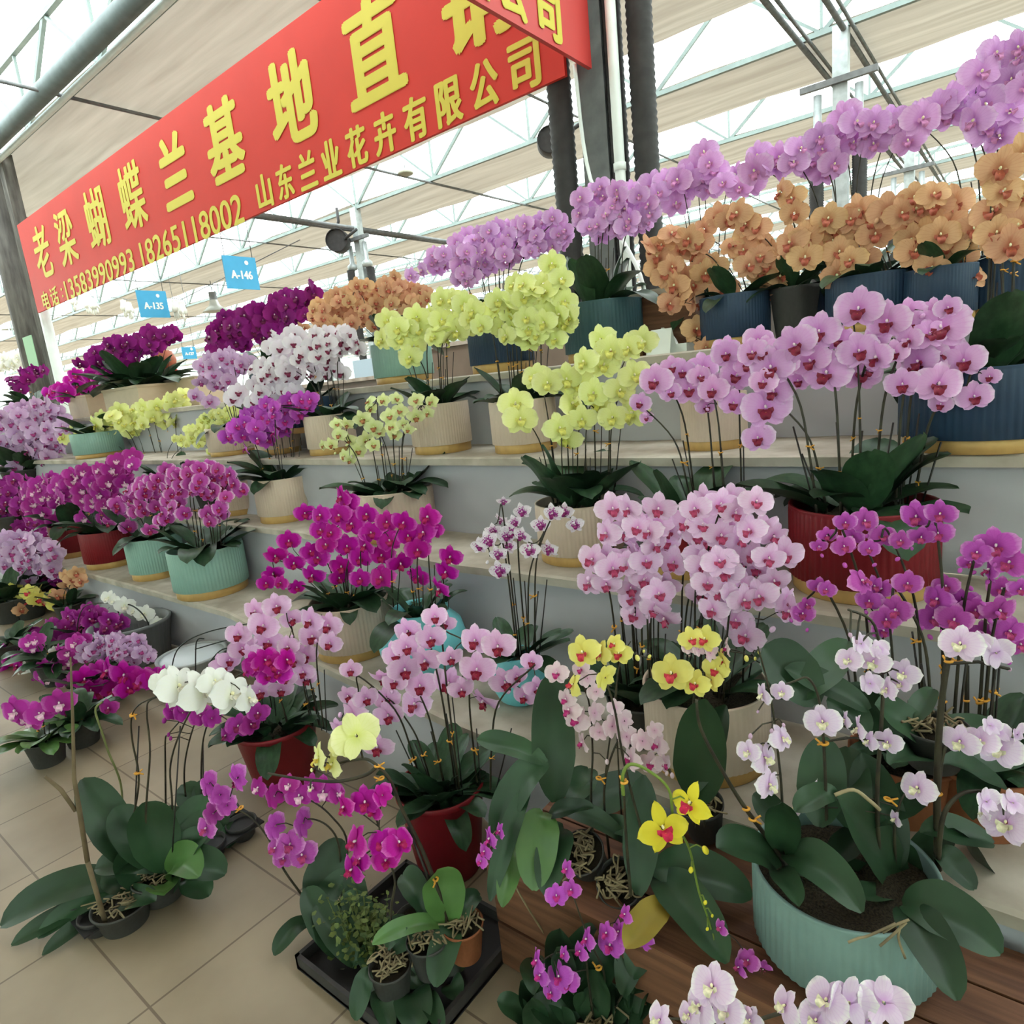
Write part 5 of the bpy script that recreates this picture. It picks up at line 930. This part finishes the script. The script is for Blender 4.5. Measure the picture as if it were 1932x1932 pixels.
cluster('white starry orchids among the purple ones at the left edge', ('dark', 85, 1.0, 0, 56, 44), var='snow', fl=[(75, 1240, 32), (88, 1250, 34), (62, 1246, 30), (42, 1283, 30), (55, 1275, 26), (100, 1230, 24)], size=30, nsp=2, nleaf=8, llen=1.8, jit=.04)
cluster('yellow orchids at the left edge beside the grey ribbed bucket', ('dark', 60, 1.32, 0, 60, 44), var='yellow', reg=[(10, 1135, 20), (10, 1155, 18), (45, 1125, 16), (75, 1130, 16), (100, 1135, 14), (30, 1110, 12)], size=34, nsp=4, nleaf=14, llen=2.4, jit=.06)
cluster('orange-yellow orchid sprig at the foot of the red pots', ('dark', 140, 1.42, 0, 54, 40), var='orange', reg=[(125, 1095, 12), (140, 1088, 14), (150, 1098, 12), (80, 1130, 10), (105, 1130, 12), (38, 1155, 10)], size=30, nsp=3, nleaf=10, llen=2.4, jit=.05)
cluster('pale pink-white orchids at the left edge below the purple mass', ('dark', 70, 1.40, 0, 60, 44), var='palelilac', reg=[(10, 1030, 22), (40, 1035, 24), (70, 1035, 24), (95, 1045, 20), (25, 1060, 20), (65, 1065, 22), (100, 1075, 14), (50, 1085, 14)], size=32, nsp=6, nleaf=10, llen=2.0, jit=.06)
cluster('dusky purple orchids between the pale pink-white and the yellow ones at the left', ('dark', 85, 1.46, 0, 56, 44), var='deep', reg=[(60, 1095, 14), (85, 1095, 16), (105, 1090, 12), (40, 1090, 10)], size=30, nsp=3, nleaf=8, llen=2.0, jit=.05)
cluster('crimson orchids among the white starry blooms in the aisle group', ('dark', 110, .98, 0, 60, 44), var='magenta', reg=[(60, 1215, 14), (90, 1270, 16), (120, 1240, 18), (130, 1290, 14), (70, 1300, 14), (150, 1215, 14), (110, 1310, 12)], size=34, nsp=4, nleaf=14, llen=2.4, jit=.05)
cluster('leafy orchid with few dusky blooms in front of the aisle fuchsia orchids', ('dark', 160, .80, 0, 70, 50), var='deep', fl=[(130, 1340, 36), (205, 1335, 34)], size=34, nsp=2, nleaf=18, llen=2.2, jit=.04)
cluster('dark leafy orchid under the yellow ones at the left edge', ('dark', 25, 1.22, 0, 60, 44), var='deep', reg=[(20, 1205, 14), (45, 1200, 12), (15, 1185, 10)], size=30, nsp=2, nleaf=16, llen=2.4, jit=.04)
t, o = plant_root('small white orchid sprig arching in front of the grey ribbed bucket', 165, 1.18, 0)
grow_pot(t, o, 150, 1300, 0, 26, .10, 'dark')
spike_px(t, o, [(150, 1300), (145, 1200), (155, 1150), (185, 1138), (230, 1142), (270, 1160), (300, 1178)], 'snow', [(205, 1128, 30, .6), (235, 1142, 36, .2), (252, 1152, 24, .4), (272, 1158, 36, .2), (295, 1175, 26, .4), (215, 1132, 26, .7)], [], rad=.003)
far = []
for i, (px, py) in enumerate(((12, 690), (40, 685))):
    orchid('white orchids on the neighbouring stand at the far left edge' if i else 'white orchids at the very edge of the neighbouring far stand', ('dark', px + 4, 4.6 + .3 * i, 1.0, 30, 24), var='snow', reg=[(px - 12, py, 14), (px, py - 8, 16), (px + 14, py - 10, 14), (px + 20, py - 18, 8)], size=20, nsp=3, nleaf=6, jit=.1)
orchid('small magenta orchids beside the left column foot in front of the far white ones', ('dark', 62, 2.7, Z4, 50, 36), var='wine', reg=[(25, 722, 14), (48, 712, 16), (70, 703, 14), (85, 697, 8), (40, 735, 10)], size=24, nsp=4, nleaf=12, jit=.12, llen=2.0)

# ---------------------------------------------------------------- buckets, wires, odds and ends
c = on_z(362, 1236, .16); t = empty('lidded_tub', (c.x, c.y + .0, 0), 'grey tub with a white lid on the floor below the mint pots', 'tub')
m = MB(); S8 = Matrix.Scale(.78, 4); m.lathe([(0, 0), (.165, 0), (.20, .20), (.212, .205), (.212, .215), (.195, .215), (.19, .2)], 40); ob('tub', m.mesh('tub', mat('tub grey', (170, 176, 178), .4, 0, .1)), t, S8)
m = MB(); m.lathe([(0, .222), (.15, .22), (.165, .212), (.19, .206), (.19, .2), (0, .2)], 40); ob('lid', m.mesh('lid', mat('lid white', (206, 216, 222), .35, 0, .06)), t, S8)
c = on_z(245, 1175, .22); t = empty('ribbed_bucket', (c.x, c.y, 0), 'grey ribbed bucket with a dark wire handle behind the lidded tub', 'bucket')
m = MB(); m.lathe([(0, 0), (.16, 0), (.165, .01, .006), (.20, .21, .006), (.21, .215, 0), (.21, .23, 0), (.195, .23, 0), (.19, .15, 0), (.17, .03, 0), (0, .03, 0)], 160, flute=40); ob('bucket', m.mesh('bucket', mat('bucket grey', (128, 132, 134), .5, .1, .15)), t)
m = MB(); m.tube([(.2 * math.cos(a), .02, .22 + .10 * math.sin(a)) for a in [PI * i / 14 for i in range(15)]], .004, 6); ob('handle', m.mesh('handle', M_wire), t)
wr = empty('wire_hoops', tuple(spot(350, 1.0, 0)), 'thin black wire hoops arching over the lidded tub', 'wire'); wo = wr.location.copy()
for pth in (((322, 1340), (325, 1255), (345, 1215), (400, 1190), (480, 1175)), ((370, 1345), (369, 1240), (372, 1208), (385, 1205)), ((368, 1225), (420, 1210), (450, 1205)), ((395, 1250), (420, 1225), (460, 1222))):
    m = MB(); m.tube([p - wo for p in smooth_path([at(q[0], q[1], wo, 0) for q in pth], 5)], .0025, 6); ob('wire', m.mesh('wire', M_wire), wr)
m = MB(); cab = smooth_path([Vector((-2.05, 3.5, 3.0)), Vector((-2.0, 3.5, 2.4)), on_y(1200, 500, 3.1), on_y(1225, 590, 2.9), on_y(1270, 640, 2.75), on_y(1276, 660, 2.72)], 6); m.tube(cab, .011, 8)
tag(ob('white_cable', m.mesh('white_cable', M_white)), 'white cable hanging down in front of the ducted column to the shelf', 'cable')
c = on_y(1292, 664, 2.70); m = MB(); m.box((-.09, -.04, 0), (.09, .05, .035)); o = ob('power_strip', m.mesh('power_strip', M_white, False)); o.location = (c.x - .03, 2.62, Z4); tag(o, 'white power strip on the top shelf at the foot of the cable', 'power strip')
c = spot(1250, 2.56, Z4); t = empty('folded_card', c, 'small folded white card standing on the top shelf', 'card')
m = MB(); m.add([(-.05, -.04, 0), (.05, -.04, 0), (.045, 0, .10), (-.045, 0, .10), (-.05, .04, 0), (.05, .04, 0)], [(0, 1, 2, 3), (3, 2, 5, 4)]); ob('card', m.mesh('card', M_white, False), t)
c = spot(1262, 2.95, Z4); t = empty('wooden_crate', c, 'brown wooden crate behind the lowest orange orchid on the top shelf', 'crate')
m = MB(); m.box((-.2, -.15, 0), (.2, .15, .26)); ob('crate_body', m.mesh('crate_body', M_wood, False), t)
m = MB(); m.box((-.22, -.17, .26), (.22, .17, .285)); ob('crate_lid', m.mesh('crate_lid', M_stone, False), t)
c = spot(330, 3.0, Z4); t = empty('figurine', spot(326, 3.05, Z4 + .0), 'small red-brown pot-bellied figurine beside the A-127 sign', 'figurine')
m = MB(); m.lathe([(0, 0), (.15, .0), (.20, .10), (.19, .2), (.12, .30), (.06, .34), (.05, .36)], 20); ob('body', m.mesh('body', mat('figurine robe', (190, 128, 96), .5, 0, .2)), t)
m = MB(); m.lathe([(.04, .34), (.10, .38), (.12, .46), (.09, .54), (0, .57)], 18); ob('head', m.mesh('head', mat('figurine head', (176, 98, 70), .5, 0, .2)), t)
m = MB(); m.lathe([(.08, .33), (.115, .36), (.08, .39)], 18); ob('collar', m.mesh('collar', mat('figurine collar', (206, 54, 46), .5)), t)
c = spot(365, 2.95, Z4); t = empty('beige_box', c, 'beige cardboard box on the top shelf behind the magenta orchids', 'box')
m = MB(); m.box((-.55, -.12, 0), (.35, .12, .24)); ob('box_body', m.mesh('box_body', POTM['box'], False), t)
m = MB(); m.box((-.56, -.13, .24), (.36, .13, .25)); ob('box_lid', m.mesh('box_lid', M_stone, False), t)
c = on_y(175, 880, 3.75)
m = MB(); p = Vector((-11.5, 3.62, 1.62)); m.box((-.15, -.01, -.14), (.22, .0, .30)); o = ob('paper_notice', m.mesh('paper_notice', mat('pale green paper', (160, 200, 164), .7), False)); o.location = (-11.45, 3.48, 2.32); tag(o, 'pale green paper notice taped to the left column', 'notice')
for px, y in ((730, 9.0), (800, 7.5), (860, 8.2)):
    c = spot(px, y, 0); t = empty('far_stall', c, {730: 'far blue and white stall poster behind the back orange orchids', 800: 'far stall with a red banner behind the lilac orchids', 860: 'far pale stall wall behind the yellow-green orchids'}[px], 'stall')
    m = MB(); m.box((-.6, -.05, 0), (.6, .05, {730: 2.0, 800: 2.1, 860: 1.85}[px])); ob('stall_panel', m.mesh('stall_panel', mat('stall %d' % px, {730: (176, 196, 210), 800: (226, 90, 80), 860: (226, 216, 206)}[px], .6), False), t)

for i, (x0, x1, y, h, c) in enumerate(((-16.5, -10.2, 6.9, 1.50, (150, 140, 128)), (-10.0, -6.2, 6.6, 1.56, (128, 120, 112)), (-6.0, -3.1, 6.4, 1.84, (140, 126, 112)), (-2.9, 1.2, 6.5, 1.78, (110, 104, 100)))):
    t = empty('far_counter', ((x0 + x1) / 2, y, 0), ('long low far counter at the far left behind the magenta orchids', 'dim far counter seen between the stems of the back orange orchids', 'dim far counter seen between the yellow-green and teal pots', 'dim far counter seen between the navy pots of the orange row')[i], 'counter')
    w = (x1 - x0) / 2; m = MB(); m.box((-w, -.3, 0), (w, .3, h - .05)); ob('counter_body', m.mesh('counter_body', mat('far counter %d' % i, c, .7, 0, .2, 3), False), t)
    m = MB(); m.box((-w - .05, -.35, h - .05), (w + .05, .35, h)); ob('counter_top', m.mesh('counter_top', M_stone, False), t)
